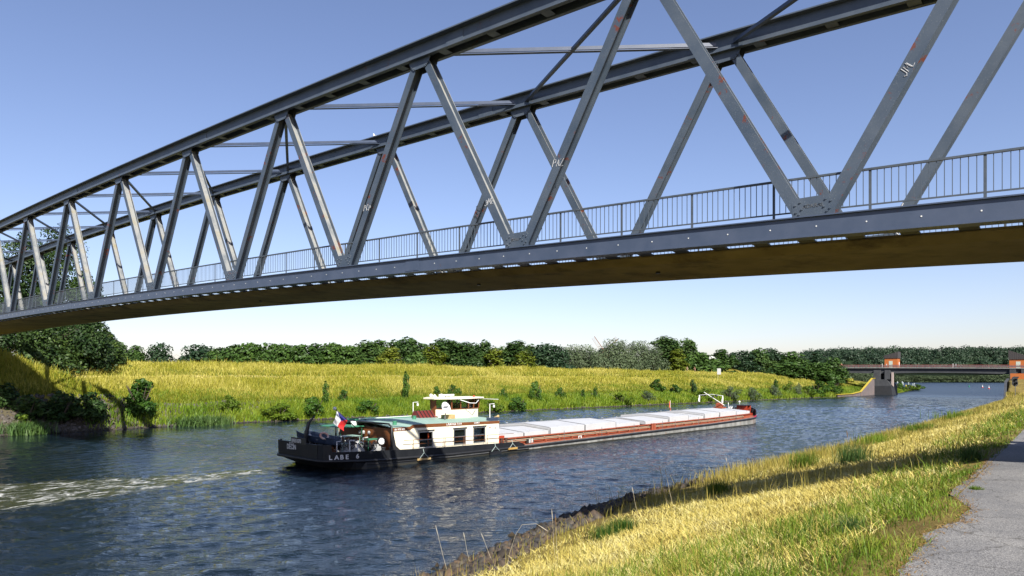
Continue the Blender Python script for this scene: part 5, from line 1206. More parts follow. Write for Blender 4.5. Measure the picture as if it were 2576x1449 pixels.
def trunk_mb(h, r, w_, seed, z0=0, nb=6):
    g = random.Random(seed); mb = MB(); lean = g.uniform(-.04, .04)
    mb.tube([(0,0,-.6),(lean*h*.2,0,h*.22),(lean*h*.6,lean*h*.3,h*.52),(lean*h,lean*h*.4,h*.86)], [r*1.25,r*.9,r*.6,r*.12], 8)
    for i in range(nb):
        a = g.uniform(0, 6.28); z = h*g.uniform(.25,.6); ln = w_*g.uniform(.5,.85)
        mb.tube([(lean*z,0,z),(math.cos(a)*ln*.5,math.sin(a)*ln*.5,z+ln*.45),(math.cos(a)*ln,math.sin(a)*ln,z+ln*.8)], [r*.4,r*.25,r*.05], 5)
    return mb
F = {}
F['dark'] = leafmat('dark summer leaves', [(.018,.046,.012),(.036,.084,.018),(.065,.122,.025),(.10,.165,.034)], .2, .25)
F['shade'] = leafmat('shaded wood leaves', [(.014,.036,.012),(.026,.060,.015),(.050,.095,.020),(.11,.17,.03)], .12, .35)  # leaf colour darkened for the shade in the left wood
F['deep'] = leafmat('deep blue green leaves', [(.015,.040,.018),(.028,.065,.026),(.05,.095,.036)], .15, .2)
F['mid'] = leafmat('mid green leaves', [(.030,.072,.013),(.060,.125,.021),(.10,.18,.032)], .2, .2)
F['willow'] = leafmat('grey green willow leaves', [(.075,.115,.055),(.125,.175,.085),(.20,.25,.13)], .2, .25)
F['lime'] = leafmat('yellow green leaves', [(.08,.13,.012),(.15,.20,.018),(.24,.27,.03)], .25, .2)
F['fresh'] = leafmat('fresh shrub leaves', [(.030,.085,.010),(.060,.14,.014),(.10,.20,.02)], .25, .3)
F['bush'] = leafmat('bright bush leaves', [(.07,.14,.010),(.12,.20,.014),(.20,.27,.02)], .25, .3)
F['reed'] = leafmat('reed leaves', [(.05,.12,.025),(.09,.17,.04),(.14,.22,.06)], .25, .4)
M['bark'] = pm('bark', (.07,.055,.04), (.12,.10,.08), 3, .9, 0, .5, 12, .1)
M['birch'] = pm('birch bark', (.55,.54,.50), (.3,.29,.27), 3, .8)
protos = {}
def tree_proto(key, shape, n, h, w_, z0, nleaf, size, mat, seed, droop=0, bark='bark', rr=.34, asp=.55):
    cm_ = crown('crown', lobes(n+8, h, w_, z0*.3, shape, seed, rr*1.12), int(nleaf*1.5), size*1.25, F[mat], droop, .5, asp)
    tm = trunk_mb(h, max(.12, h*.022), w_, seed); tb = tm.build('trunk', M[bark]); me = tb.data; bpy.data.objects.remove(tb)
    co_ = np.zeros(len(cm_.vertices)*3, np.float32); cm_.vertices.foreach_get('co', co_); co_ = co_.reshape(-1,3)
    protos[key] = (cm_, me, float(np.percentile(co_[:,2], 99.6)), float(np.percentile(np.hypot(co_[:,0], co_[:,1]), 93)))
tree_proto('broad', 'round', 26, 14, 5.2, 1.5, 2600, .34, 'dark', 1); tree_proto('broad2', 'round', 22, 13, 5.4, 1.0, 2600, .34, 'mid', 2)
tree_proto('oak', 'dome', 26, 13, 6.5, 1.0, 3000, .34, 'deep', 3); tree_proto('poplar', 'column', 24, 17, 3.4, 1.5, 2300, .32, 'dark', 4, rr=.42)
tree_proto('willow', 'dome', 30, 13, 6.2, .8, 3800, .27, 'willow', 5, .8, asp=.32); tree_proto('birch', 'column', 20, 14, 3.4, 1.0, 1900, .27, 'lime', 6, .7, 'birch', rr=.4)
tree_proto('hedge', 'round', 24, 9, 5.0, .3, 2600, .33, 'mid', 8); tree_proto('conifer', 'cone', 22, 15, 3.2, 1.0, 1800, .30, 'deep', 9, .4)
tree_proto('lime', 'column', 18, 13, 2.6, .5, 1900, .28, 'lime', 11, .3, rr=.4)
def ground_of(x, y):
    p, q = topq(x, y); return float(far_z(np.array(p), np.array(q)))
def tree(kind, px, top, Y, hw, label, group=None, zb=None, name='tree'):
    c, t_, h, w_ = protos[kind]; X = (px-XC)/FPX*Y; zt_ = CAMH + (YH-top+rng.uniform(0, 7))/FPX*Y
    zg = ground_of(X, Y) if zb is None else zb; sz = max(.2, (zt_-zg)/(h*1.0)); sw = (hw/FPX*Y)/w_*1.5
    r_ = thing(name, label, 'tree', (X, Y, zg), rng.uniform(0, 6.28), group or 'trees behind the far dyke'); r_.scale = (sw, sw, sz)
    link('crown', c, r_); link('trunk', t_, r_); return r_
TL = [
 ('broad',298,868,165,30,'small dark tree just right of the tall left hand wood'),
 ('broad2',344,874,170,24,'loose pale green tree between the left wood and the lone round tree'),
 ('oak',403,870,175,26,'lone round tree standing apart on the dyke skyline'),
 ('oak',500,875,235,40,'dark blue green dome shaped tree at the left end of the long hedge'),
 ('hedge',553,880,205,30,'first and lowest tree of the long even hedge row'),('hedge',592,874,205,30,'second tree from the left in the long even hedge row'),
 ('hedge',632,872,204,32,'third tree from the left in the long even hedge row'),('broad2',674,870,204,32,'fourth tree from the left in the long even hedge row'),
 ('hedge',716,869,203,32,'tallest tree in the middle of the long even hedge row'),('hedge',757,872,203,32,'sixth tree from the left in the long even hedge row'),
 ('broad2',797,869,203,32,'seventh tree from the left in the long even hedge row'),('hedge',838,872,204,32,'second last tree of the long even hedge row'),
 ('hedge',880,873,205,34,'last tree at the right end of the long even hedge row'),
 ('broad',924,865,238,40,'broad dark tree right beside the end of the long hedge'),('broad2',958,862,240,34,'rounded mid green tree behind the pale birch with white trunk'),
 ('birch',984,880,225,22,'pale birch with a white trunk below two taller round trees'),('broad',996,862,245,30,'tall dark tree just right of the white trunked birch'),
 ('broad',1028,858,245,34,'tallest dark round tree above the stern flag of the barge'),('broad2',1062,868,246,30,'middling green tree right of the tallest round tree'),
 ('hedge',1048,893,228,22,'low bright rounded tree in front of the tall dark round tree'),('birch',1089,873,232,22,'yellow green birch left of the tall grey poplars'),
 ('poplar',1118,858,240,24,'tallest grey green poplar of the close group of three'),('poplar',1141,860,241,22,'middle poplar of the close group of three'),('poplar',1168,866,242,22,'lowest poplar of the close group of three'),
 ('broad',1196,870,243,26,'dark bushy tree right of the three poplars'),('broad',1221,864,242,22,'upright dark tree above the wheelhouse of the barge'),
 ('lime',1244,878,238,16,'thin pale yellowish tree with sky showing through its crown'),
 ('broad',1268,874,246,26,'dark tree left of the twin topped tall tree'),('poplar',1298,864,246,24,'twin topped tall tree above the awning of the barge'),
 ('birch',1322,886,236,20,'drooping yellow green birch between two dark trees'),('broad',1334,874,256,28,'dark round topped tree behind the drooping birch'),
 ('oak',1372,867,252,36,'dark oak with an open broken crown left of the grey willows'),('oak',1402,876,250,26,'smaller dark oak touching the first grey willow'),
 ('willow',1440,874,262,32,'first grey green willow right of the dark oaks'),('willow',1468,874,264,34,'second grey green willow left of the windmill sails'),('willow',1494,880,258,28,'low grey willow in front of the windmill'),
 ('willow',1536,857,268,36,'tall grey willow hiding the foot of the windmill'),('willow',1560,862,266,28,'grey willow under the right windmill sail'),
 ('willow',1592,864,272,28,'grey willow with a notched top right of the windmill'),('willow',1620,862,274,28,'grey willow next to the notched one'),('willow',1644,872,270,26,'low grey willow before the tall green tree'),
 ('poplar',1674,853,280,24,'tallest green tree of the right hand group'),('broad2',1694,864,284,24,'green tree leaning on the tallest tree of the right hand group'),
 ('lime',1702,884,272,15,'bright yellow green columnar tree beside the two cyclists'),('broad',1730,858,286,26,'tall dark hanging tree just right of the yellow green one'),
 ('hedge',1755,890,285,30,'low dark slope of foliage right of the tall hanging tree'),('hedge',1790,908,300,34,'low bush in front of the white caravan'),
 ('broad2',1814,886,318,24,'round tree right of the white caravan'),('conifer',1842,888,335,16,'dark pointed conifer right of the round tree'),
 ('oak',1872,884,325,28,'wide dark tree above the back of the sign board'),('broad',1908,882,328,28,'dark tree second right of the sign board'),('oak',1938,880,332,26,'dark tree third right of the sign board'),
 ('broad',1962,890,330,22,'dark tree left of the bridge ramp hedge'),('broad2',1992,888,328,28,'twin crowned tree above the start of the road bridge'),('conifer',2056,889,350,18,'dark pointed tree above the left end of the road bridge'),
 ('hedge',1985,915,285,34,'low dense hedge left of the bridge ramp'),('hedge',2025,917,282,34,'middle low dense hedge before the bridge ramp'),('hedge',2062,918,279,26,'right low hedge covering the bridge abutment'),('broad2',2094,906,276,23,'round leafy tree at the very end of the road bridge'),
]
for a in TL: tree(*a)
# tall wood on the ramp at the left edge
protos['wood'] = None
for i, (px, top, Y, hw, lb) in enumerate([(150,560,128,92,'tall tree seen through the left end of the bridge'),(66,575,120,84,'tall tree at the left edge behind the bridge lattice'),(212,680,124,60,'shoulder of the left wood dropping behind the railing'),(226,806,116,70,'low spreading tree under the left end of the bridge'),(110,812,112,90,'dark spreading tree under the bridge soffit at left'),(20,640,112,80,'dark tree cut by the left edge of the picture'),(268,836,122,40,'outermost bushy tree of the left wood beneath the bridge')]):
    X = (px-XC)/FPX*Y; zg = ground_of(X, Y); h = CAMH + (YH-top)/FPX*Y - zg; w_ = hw/FPX*Y
    lb_ = lobes(40, h, w_*1.1, .4, 'round', 40+i, .32)
    if top > 780: lb_ = lobes(40, h, w_*1.15, .1, 'dome', 40+i, .36)
    r_ = thing('tree', lb, 'tree', (X, Y, zg), 0, 'tall trees at the left end of the bridge')
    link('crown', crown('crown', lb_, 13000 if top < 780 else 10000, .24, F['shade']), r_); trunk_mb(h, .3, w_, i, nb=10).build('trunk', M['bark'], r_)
# shrubs along the far bank: pixel of the foot, height and half width in pixels
SP = {}
def shrub_proto(key, n, nleaf, size, mat, seed, shape='round', asp=.5):
    cm_ = crown('foliage', lobes(n, 2.0, .95, .05, shape, seed, .34, 1.05), nleaf, size, F[mat], 0, .45, asp)
    g = random.Random(seed); mb = MB()
    for i in range(6): a = g.uniform(0, 6.28); mb.tube([(0,0,-.2),(math.cos(a)*.25,math.sin(a)*.25,.8),(math.cos(a)*.6,math.sin(a)*.6,1.6)], [.05,.035,.01], 5)
    o = mb.build('stem', M['bark']); SP[key] = (cm_, o.data); bpy.data.objects.remove(o)
shrub_proto('dense', 14, 1700, .10, 'fresh', 60); shrub_proto('pale', 12, 1300, .10, 'bush', 61); shrub_proto('tall', 16, 1300, .10, 'fresh', 62, 'column'); shrub_proto('grey', 14, 1500, .085, 'willow', 63, 'dome', .3); shrub_proto('dark', 12, 1300, .11, 'dark', 64)
def solve_far(px, py):                                               # where the view ray meets the far bank
    best = None
    for Y in np.arange(80, 420, .25):
        X = (px-XC)/FPX*Y; p, q = topq(X, Y)
        if p - far_pw(q) > -.5 and CAMH + (YH-py)/FPX*Y <= float(far_z(np.array(p), np.array(q))): return Vector((X, Y, CAMH + (YH-py)/FPX*Y))
    return None
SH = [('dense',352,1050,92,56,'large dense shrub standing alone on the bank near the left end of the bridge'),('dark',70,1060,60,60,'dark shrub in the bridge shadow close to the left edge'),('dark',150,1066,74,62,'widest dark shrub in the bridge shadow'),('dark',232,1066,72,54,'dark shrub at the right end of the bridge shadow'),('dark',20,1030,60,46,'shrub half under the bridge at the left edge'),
 ('pale',62,1088,42,28,'small bright shrub on the stones at the far left'),('pale',578,1036,38,30,'round yellow green shrub on the stones left of the barge stern'),('tall',820,1025,60,16,'slender pale shrub straight above the barge stern'),('dense',862,1018,36,18,'small round shrub right of the slender pale shrub'),('dense',792,1052,52,34,'full green shrub between the stones and the barge stern'),('tall',1022,1008,66,17,'tall pointed dark shrub left of the wheelhouse'),
 ('dense',1100,998,26,13,'small shrub just behind the wheelhouse antenna'),('dense',1136,996,28,13,'small shrub behind the wheelhouse roof'),('dense',1156,998,22,10,'small shrub above the radar of the barge'),
 ('dense',1268,1008,30,11,'small dark shrub right of the wheelhouse'),('dense',1350,1013,52,19,'upright shrub beyond the first hatch cover'),('dense',1306,1036,36,26,'wide low shrub beside the red locker'),('dense',1412,1008,32,14,'shrub third right of the wheelhouse'),('tall',1498,1005,30,10,'thin upright shrub above the middle hatches'),('tall',1466,1005,24,10,'thin shrub beside the stony patch'),
 ('dense',1654,985,30,24,'broad feathery shrub reaching above the meadow edge'),('dense',1696,992,24,20,'low feathery shrub right of the broad one'),('dark',1743,995,36,13,'dark shrub with a pointed tip right of the broad feathery one'),
 ('grey',1625,1012,28,26,'grey green willow bush at the water behind the middle hatches'),('grey',1838,1008,34,32,'wide grey willow bush behind the lowered mast'),('grey',1890,1006,30,24,'second grey willow bush near the bow'),('grey',1945,1000,30,20,'grey willow bush right of the barge bow'),('tall',1952,985,28,11,'slim shrub above the grey willow bush'),
 ('pale',1985,990,28,14,'yellow green shrub between the two willow bushes'),('grey',2010,998,32,15,'round grey willow bush at the water'),('dense',2055,995,36,25,'dense round shrub left of the low yellow cap wall'),('dense',2098,994,36,22,'dense shrub in front of the low yellow cap wall'),('pale',2032,998,24,20,'low bright shrub between two round shrubs'),
 ('pale',1240,1040,30,28,'bright shrub beyond the gap behind the deckhouse'),('pale',1560,1018,26,30,'bright low shrub beyond the hatch covers'),('pale',1770,1004,24,30,'bright low shrub left of the lowered mast'),('dense',930,1045,36,34,'full shrub at the water right of the flag'),('pale',700,1052,34,46,'wide bright shrub at the waterline left of the flag'),('dense',330,928,10,14,'tiny shrub on the upper dyke slope at left')]
for k_, px, py, hpx, wpx, lb in SH:
    P_ = solve_far(px, py)
    if P_ is None: continue
    c, s_ = SP[k_]; h = hpx/FPX*P_.y; w_ = wpx/FPX*P_.y*.95; h *= 1.12
    r_ = thing('shrub', lb, 'shrub', P_ - Vector((0,0,.1)), rng.uniform(0, 6.28), 'shrubs on the far bank'); r_.scale = (w_/1.05, w_/1.05, h/2.0)
    link('foliage', c, r_); link('stem', s_, r_)
# leafy tufts at the far waterline
def tuft_mesh(name, n, h, w_, mat, lean=(.1,.6), wd=.03):
    P = rng.normal(size=(n,3))*np.array([w_*.45, w_*.45, 0]); return blades(name, P, rng.uniform(.5,1.1,n)*h, np.full(n, wd), rng.uniform(*lean, n), mat)
tm = tuft_mesh('reed_clump', 900, 1.7, 1.6, F['reed'], wd=.07)
for px, py, sw, lb in [(490,1074,1.5,'fresh green reed clump at the waterline left of the barge'),(545,1072,.9,'reed clump with ochre flowers left of the barge'),(66,1092,1.0,'reed clump on the stones at the left edge')]:
    P_ = solve_far(px, py)
    if P_: o = link('reed_clump', tm); o.location = P_; o.scale = (sw*1.5, sw*1.5, 1.1); o.rotation_euler = (0,0,px); tag(o, lb, 'reeds', 'reed clumps at the far waterline')
# bushes on the spit beyond the pier, willows on the far shore, wooded hill
for px, top, Y, hw, lb, k_ in [(2276,972,330,18,'bright bush nearest the dark pier on the spit','pale'),(2292,968,345,18,'second bright bush on the spit','pale'),(2305,966,362,16,'bush at the tip of the spit','dense'),(2266,962,318,12,'slim bush close behind the small wing wall','dense')]:
    X = (px-XC)/FPX*Y; h = (CAMH-.3) - (top-YH)/FPX*Y; c, s_ = SP[k_]
    r_ = thing('shrub', lb, 'shrub', (X, Y, .1), px, 'bushes on the spit beyond the pier'); r_.scale = (hw/FPX*Y, hw/FPX*Y, h/1.9); link('foliage', c, r_); link('stem', s_, r_)
for i, (px, top, hw) in enumerate([(2138,930,22),(2172,932,22),(2262,940,20),(2300,942,24),(2340,938,26),(2385,944,26),(2430,936,30),(2478,934,32),(2505,938,30),(2540,930,26),(2100,932,24)]):
    lb = ['willow left of the far pier below the road bridge girder','willow touching the far pier below the road bridge','willow right of the pier behind the mooring posts','grey willow above the tip of the spit','willow left of the green buoy on the far shore','low willow above the green buoy','large willow between the green and the red buoys','largest willow above the red and white buoys','willow next to the near quay wall on the far shore','willow behind the near quay wall','willow far left below the road bridge girder'][i]
    tree('willow', px, top, 880, hw, lb, 'willows on the far shore', .4)
nb_ = 900; X = rng.uniform(300, 900, nb_); Y = 900 + 260*rng.random(nb_)**1.3; Z = hill_z(X, Y)
px_ = X/Y*FPX + XC; ok = (px_ > 2020) & (px_ < 2640); X, Y, Z = X[ok], Y[ok], Z[ok]
vs, qs, off_ = [], [], 0
for x, y, z in zip(X, Y, Z):
    r_ = rng.uniform(6, 10); n = 170; d = rng.normal(size=(n,3)); d /= np.linalg.norm(d, axis=1, keepdims=True); d[:,2] = d[:,2]*.75 + .2
    P = np.array([x,y,z+r_*.55]) + d*np.array([r_,r_,r_*rng.uniform(.9,1.3)])*rng.uniform(.6,1.05,(n,1)); v_, q_ = leaf_quads(P, d + rng.normal(size=(n,3))*.4, 1.25)
    vs.append(v_); qs.append(q_ + off_); off_ += len(v_)
hm = leafmat('hillside leaves', [(.020,.044,.026),(.032,.064,.032),(.050,.088,.040)], .1, .02)
tag(link('hillside_wood', np_mesh('hillside_wood', np.concatenate(vs), np.concatenate(qs), None, hm)), kind='stuff')
n = 9000; Pr = np.stack([rng.uniform(300, 760, n), rng.uniform(872, 884, n), np.zeros(n)+.2], 1); tag(link('far_reeds', blades('far_reeds', Pr, rng.uniform(2,3.6,n), np.full(n,.9), rng.uniform(.05,.4,n), F['reed'])), kind='stuff')

# ------------------------------------------------------------------ small things
# windmill behind the willows
c = at(1519, 883, 380); t_ = thing('windmill', 'windmill with lattice sails rising behind the willows', 'windmill', (c.x, c.y, 5.2))
mb = MB(); mb.lathe((0,1.5,0), [(4.2,0),(3.0,c.z-7),(2.9,c.z-6.2)], 12); tw = mb.build('tower', M['brown'], t_)
mb = MB(); mb.lathe((0,1.2,c.z-6.4), [(3.1,0),(2.9,1.6),(1.4,2.8),(0,3.1)], 12); mb.build('cap', M['roofd'], t_)
for tip in ((1494,846.6),(1554,853)):
    for s_ in (1, -1):
        v_ = Vector(((tip[0]-1519)/FPX*380*s_, 0, -(tip[1]-883)/FPX*380*s_)); h0 = Vector((0,-2.2,c.z-5.2)); d = v_.normalized(); sd_ = Vector((-d.z,0,d.x)) if s_ == 1 else Vector((-d.z,0,d.x))
        if (tip[0] < 1519): sd_ = -sd_ if sd_.x*s_ > 0 else sd_
        mb = MB(); mb.beam(h0, h0+v_, .3, .3, (0,1,0))
        for i in range(14): f = .25+.055*i; a = h0+v_*f; mb.beam(a, a+sd_*1.9, .07, .07, (0,1,0))
        mb.beam(h0+v_*.25+sd_*1.9, h0+v_*.97+sd_*1.9, .08, .08, (0,1,0)); mb.build('sail', M['brown'], t_)
# caravan roofs showing among the trees
for px, w_, lb in ((1786,4.0,'smaller white caravan roof showing between the trees'),(1802,6.5,'larger white caravan roof showing between the trees')):
    p = at(px, 897, 318); t_ = thing('caravan', lb, 'caravan', (p.x, p.y, p.z-2.6), .3)
    mb = MB(); mb.prism([(-w_/2,-1.1,0),(-w_/2,1.1,0),(-w_/2,1.1,2.2),(-w_/2,.7,2.6),(-w_/2,-.7,2.6),(-w_/2,-1.1,2.2)], (w_,0,0)); b_ = mb.build('body', M['white'], t_)
    mb = MB(); mb.box((w_*.15,-1.12,1.7), (w_*.4,.05,.5)); mb.build('window', M['glassd'], t_)
    mb = MB(); mb.lathe((-w_*.2,-1.15,.0), [(.32,0),(.32,.2),(0,.2)], 12, axis=(0,1,0)); mb.lathe((w_*.1,-1.15,.0), [(.32,0),(.32,.2),(0,.2)], 12, axis=(0,1,0)); mb.build('wheel', M['black'], t_)
    mb = MB(); mb.box((0,0,-2), (w_*.9,2,4)); mb.build('block_base', M['concrete'], t_)
# navigation sign seen from behind
p = solve_far(1806, 958); t_ = thing('navigation_sign', 'grey back of a navigation board on a leaning post in the meadow', 'sign', p)
sc_ = p.y/FPX; mb = MB(); mb.tube([(0,0,-.3),(.15,0,20*sc_),(.45,-.05,33*sc_)], .06, 6); mb.build('post', M['galv'], t_)
mb = MB(); mb.box((.33,-.1,21*sc_+.35), (10.5*sc_,.05,15*sc_), .25); mb.build('board', M['grey'], t_)
# river signal on the near bank
Y = 176.0; b0 = at(2554, 985, Y); t_ = thing('signal_light', 'black river signal with two octagonal heads on the near bank', 'signal', b0)
k = Y/FPX; mb = MB(); mb.tube([(0,0,-1.0),(0,0,17*k)], .07, 8); mb.tube([(-.5,0,16*k),(0,0,12*k),(.5,0,16*k)], .05, 6); mb.beam((-.8,0,17*k),(.8,0,17*k), .12, .06, (0,0,1)); mb.build('mast', M['galv'], t_)
for i, z in enumerate((21*k, 30*k)):
    mb = MB(); mb.lathe((-.1+.0*i-.1*i,0,z), [(.02,.18),(.62,.16),(.85,0),(.85,-.06),(.0,-.07)], 8, axis=(0,1,0)); h_ = mb.build('signal_head', M['black'], t_)
    mb = MB(); mb.lathe((-.1-.1*i,-.07,z), [(.3,0),(.3,-.45),(.27,-.45),(.27,0)], 12, axis=(0,1,0)); mb.build('lens_hood', M['black'], h_)
# mooring posts beyond the pier
for px, top, Y, lb in [(2257.5,953,322,'mooring post next to the dark pier'),(2269.5,953,332,'second mooring post from the pier'),(2271.5,955,334,'mooring post close behind the second one'),(2279,962,345,'short mooring post with a yellow top'),(2285.5,956,352,'fifth mooring post from the pier'),(2296,959,366,'sixth mooring post from the pier'),(2299.6,958,372,'seventh mooring post from the pier'),(2302.5,961,376,'outermost mooring post')]:
    b_ = at(px, top, Y); t_ = thing('mooring_post', lb + ' rising above the spit', 'mooring post', (b_.x, Y, 0), 0, 'mooring posts beyond the pier')
    mb = MB(); mb.lathe((0,0,-1), [(.22,0),(.22,b_.z-1.6),(0,b_.z-1.6)], 10); mb.build('pile', M['black'], t_)
    mb = MB(); mb.lathe((0,0,b_.z-2.6), [(.33,0),(.33,.3),(.2,.3),(.2,.7),(.33,.7),(.33,1.0),(.15,1.2),(0,1.6)], 10); mb.build('top_mark', M['yellow'] if 'yellow' in lb else pm('pale teal top', (.34,.42,.42), (.45,.48,.47), 3, .5), t_)
mg, mr = pm('buoy green', (.02,.22,.12), None, rough=.5), pm('buoy red', (.5,.03,.03), None, rough=.5)
for px, py, m_, lb in ((2437.7,974,mg,'green channel buoy far out on the open water'),(2471.6,975.5,mr,'red and white buoy left of its twin on the open water'),(2487.8,978.5,mr,'red and white buoy nearest the quay wall')):
    p = onz(px, py, 0); t_ = thing('buoy', lb, 'buoy', p, 0, 'channel buoys')
    mb = MB(); mb.lathe((0,0,-.3), [(.5,0),(.55,.6),(.35,.8),(0,.8)], 12); mb.build('float', m_, t_)
    mb = MB(); mb.lathe((0,0,.6), [(.3,0),(.2,.5),(.08,.55),(.08,.9),(.2,.95),(.2,1.25),(0,1.3)], 10); mb.build('top_mark', m_ if m_ is mg else M['white'], t_)
# gull on the far chord
p = BP(2.52, W, TU+TD+.05); u_ = None
k = 36.0/FPX; P_ = at(986, 349, float(BP(2.56, W).y)); t_ = thing('gull', 'white gull standing on the far top chord', 'bird', BP(2.6, W, TU+TD+.045), 2.2)
mb = MB(); mb.loft([[Vector((x, r_*math.cos(a)*.9, z + r_*math.sin(a))) for a in np.linspace(0, 2*math.pi, 9)[:-1]] for x, z, r_ in ((-.30,.16,.01),(-.2,.17,.05),(-.08,.19,.09),(.04,.22,.10),(.13,.28,.075),(.18,.36,.05),(.205,.41,.055),(.24,.42,.045),(.27,.41,.018),(.32,.40,.004))])
mb.build('body', M['radarw'], t_, smooth=True)
mb = MB(); mb.tube([(0,.03,.13),(0,.03,0),(.05,.03,0)], .01, 5); mb.tube([(0,-.03,.13),(0,-.03,0),(.05,-.03,0)], .01, 5); mb.build('leg', M['yellow'], t_)
mb = MB(); mb.loft([[Vector((x, s_, z)) for s_, z in ((-w_,.0+zz),(0,.05+zz),(w_,.0+zz))] for x, w_, zz in ((-.36,.02,.15),(-.1,.09,.23),(.06,.085,.26))], closed=False); mb.build('wing', M['grey'], t_, smooth=True)
# cyclists
skinm = pm('skin', (.55,.30,.20), None, rough=.6)
def cyclist(p, rz, shirt, lb_p, lb_b):
    b = thing('bicycle', lb_b, 'bicycle', p, rz, 'bicycles'); mb = MB()
    for x in (-.52,.52):
        w_ = MB(); w_.tube([(x+.33*math.cos(a*.3927),0,.34+.33*math.sin(a*.3927)) for a in range(17)], .022, 5)
        for a in range(4): w_.tube([(x-.33*math.cos(a*.785),0,.34-.33*math.sin(a*.785)),(x+.33*math.cos(a*.785),0,.34+.33*math.sin(a*.785))], .006, 4)
        w_.build('wheel', M['black'], b)
    for a, c_ in (((-.52,0,.34),(-.12,0,.32)),((-.12,0,.32),(-.2,0,.88)),((-.2,0,.82),(.38,0,.85)),((-.12,0,.32),(.38,0,.8)),((-.52,0,.34),(-.2,0,.8)),((.52,0,.34),(.38,0,.98))): mb.tube([a, c_], .02, 6)
    mb.build('frame', M['galv'], b)
    mb = MB(); mb.tube([(.42,-.28,1.04),(.40,0,1.0),(.42,.28,1.04)], .018, 6); mb.build('handlebar', M['black'], b)
    mb = MB(); mb.box((-.21,0,.92), (.26,.16,.07)); mb.build('saddle', M['black'], b)
    V = [(-.18,0,.98),(-.05,0,1.22),(.08,0,1.45),(.13,0,1.56),(.17,0,1.70),(.10,-.17,1.43),(.24,-.21,1.20),(.41,-.25,1.06),(.10,.17,1.43),(.24,.21,1.20),(.41,.25,1.06),(-.18,-.10,.95),(.16,-.12,.80),(-.05,-.12,.38),(.06,-.12,.33),(-.18,.10,.95),(.12,.12,.66),(-.14,.12,.25),(-.02,.12,.2)]
    E_ = [(0,1),(1,2),(2,3),(3,4),(2,5),(5,6),(6,7),(2,8),(8,9),(9,10),(0,11),(11,12),(12,13),(13,14),(0,15),(15,16),(16,17),(17,18)]
    rad = [.14,.14,.15,.06,.10,.07,.05,.035,.07,.05,.035,.10,.075,.05,.045,.10,.075,.05,.045]
    me = bpy.data.meshes.new('person'); me.from_pydata(V, E_, []); me.materials.append(skinm); o = link('person', me); o.location = p; o.rotation_euler = (0,0,rz); tag(o, lb_p, 'person', 'cyclists')
    sm = o.modifiers.new('skin', 'SKIN'); ss = o.modifiers.new('sub', 'SUBSURF'); ss.levels = 1; ss.render_levels = 2
    for i, r_ in enumerate(rad): me.skin_vertices[0].data[i].radius = (r_, r_)
    me.skin_vertices[0].data[0].use_root = True
    mb = MB(); mb.loft([[Vector((x + r_*math.sin(a)*.8*.6, r_*1.15*math.cos(a), z + r_*math.sin(a)*.25)) for a in np.linspace(0, 2*math.pi, 13)[:-1]] for x, z, r_ in ((-.19,.90,.19),(-.15,1.05,.185),(-.02,1.25,.185),(.07,1.44,.20),(.11,1.52,.12))]); mb.build('shirt', shirt, o, smooth=True)
    mb = MB(); mb.ball((.15,0,1.76), .115, 10, 0, (1,.85,.9)); mb.build('hair', M['wood'], o, smooth=True)
shW, shO = M['white'], M['orange']
for px, sh_, a, b_ in ((1729,shW,'cyclist in a white shirt riding along the far dyke crest','bicycle under the cyclist in the white shirt on the dyke'),(1748,skinm,'bare chested cyclist riding along the far dyke crest','bicycle under the bare chested cyclist on the dyke')):
    bestY = None
    for Y in np.arange(200, 300, .5):
        X = (px-XC)/FPX*Y; p_, q_ = topq(X, Y)
        if p_ - far_pw(q_) > 35: bestY = Y; break
    X = (px-XC)/FPX*bestY; cyclist(Vector((X, bestY, ground_of(X, bestY)+.55)), math.atan2(-VX[1], -VX[0]), sh_, a, b_)
pc_ = 76.5; g = FP(pc_, 311.5, fz(pc_)+.02); cyclist(g, math.atan2(UX[1], UX[0]), shO, 'cyclist in an orange shirt crossing the road bridge', 'bicycle under the cyclist on the road bridge')

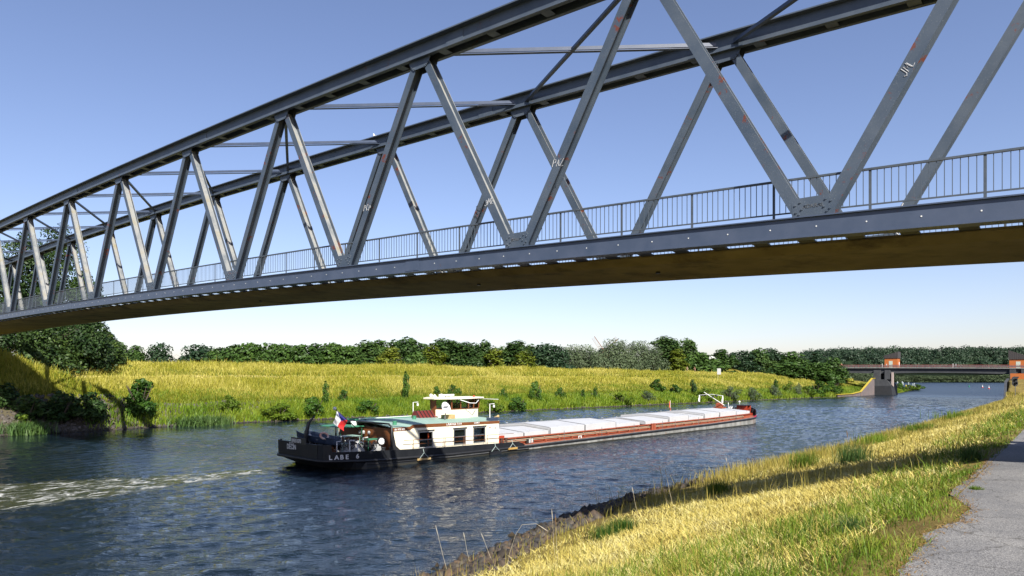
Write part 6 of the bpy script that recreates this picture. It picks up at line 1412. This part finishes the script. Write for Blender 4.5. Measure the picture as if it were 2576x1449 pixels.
# ------------------------------------------------------------------ single plants on the near bank
def solve_near(px, py):
    for Y in np.arange(3, 120, .04):
        X = (px-XC)/FPX*Y; p, q = topq(X, Y); z = CAMH + (YH-py)/FPX*Y
        if z <= float(near_z(np.array(p), np.array(q))): return Vector((X, Y, z))
M['stalk'] = pm('dry stalk', (.50,.42,.27), (.62,.54,.38), 4, .8); M['seed'] = pm('brown seed head', (.26,.15,.06), None, rough=.9); M['seedp'] = pm('pale seed head', (.62,.55,.42), None, rough=.9)
for bx, by, tx, ty_, mt, lb in [(1128,1444,1096,1324,'seedp','tallest pale dry stalk at the bottom edge of the picture'),(1183,1418,1166,1340,'seedp','short leaning stalk above the near stones'),(1245,1425,1211,1343,'seedp','thick leaning stalk with a blunt head'),(1399,1420,1388,1283,'seedp','tall straight pale stalk above the stones'),(1405,1427,1397,1296,'seed','stalk with a brown seed head beside the tall straight one'),(1681,1274,1659,1173,'seedp','left one of two tall white plumes at the waterline'),(1694,1274,1673,1179,'seedp','right one of two tall white plumes at the waterline'),(1272,1442,1300,1320,'seedp','bent stalk drooping over the water'),(1545,1270,1532,1222,'seedp','small stalk at the edge of the bridge shadow'),(1606,1298,1590,1226,'seedp','stalk crossing the bridge shadow'),(1838,1200,1826,1152,'seedp','stalk beside the bright reed tuft'),(2142,1160,2130,1085,'seed','dark stalk in the shaded grass')]:
    P_ = solve_near(bx, min(by, 1446))
    if P_ is None: continue
    T_ = at(tx, ty_, P_.y - .2); d = T_ - P_
    o = thing('dry_stalk', lb, 'grass stalk', P_, 0, 'dry grass stalks on the near bank'); bend = Vector((.35*d.z*.3, 0, 0)) if 'bent' in lb else Vector((0,0,0))
    k = P_.y/FPX*2.515; r0 = max(.004, .30*k*.6)
    pts = [Vector((0,0,-.05)), d*.4 + Vector((-.02,0,0)), d*.8 + bend*.2, d + bend]
    if 'bent' in lb: pts += [d + bend + Vector((.28*d.z,0,.03)), d + bend + Vector((.5*d.z,0,-.12*d.z))]
    mb = MB(); mb.tube(pts, [r0]*2 + [r0*.8]*(len(pts)-2), 5); mb.build('stem', M['stalk'], o)
    e_ = pts[-1]; f_ = (pts[-1]-pts[-2]).normalized(); L_ = .20*d.length
    mb = MB(); mb.tube([e_-f_*L_, e_-f_*L_*.6, e_-f_*L_*.2, e_+f_*L_*.1], [r0*.9, r0*2.0, r0*1.7, r0*.5], 6); mb.build('seed_head', M[mt], o)
for px, py, h, w_, mt, lb in [(2024,1180,.0,1,'bush','bright green reed tuft at the near waterline'),(1806,1245,.0,.8,'bush','small yellow green tuft below the bridge shadow'),(2150,1165,.0,1.2,'reed','tall tuft beside the shaded bank'),(2140,1345,0,.7,'reed','dark blue green tuft in the foreground grass'),(2455,1232,0,.3,'verge','small weed growing out of the asphalt'),(1530,1352,0,1.3,'fresh','leafy weed patch over the near stones'),(1570,1335,0,.9,'fresh','leafy weed beside the near stones'),(2330,1085,0,1.4,'bush','tuft on the far part of the near bank'),(2420,1055,0,1.6,'bush','tuft at the bend of the near bank'),(2210,1118,0,1.2,'lush','reed tuft overhanging the water'),(2440,1160,0,.6,'reed','blue green tuft where the grass meets the path')]:
    P_ = solve_near(px, py)
    if P_ is None: continue
    hp = {2024:52,1806:46,2150:60,2140:70,2455:16,1530:38,1570:40,2330:26,2420:26,2210:34,2440:42}[px]; h = hp/FPX*P_.y
    m_ = F.get(mt) or M[mt]; wd = max(.008, P_.y/FPX*2.5*.45)
    ln = (.3,.95) if px in (1530,2455,2140,1570) else (.05,.5)
    o = link('grass_tuft', tuft_mesh('grass_tuft', 420 if px not in (1530,1570) else 900, h, w_*P_.y*.022*(1 if px != 2455 else 1.2), m_, ln, wd)); o.location = P_; tag(o, lb, 'tuft', 'tufts on the near bank')
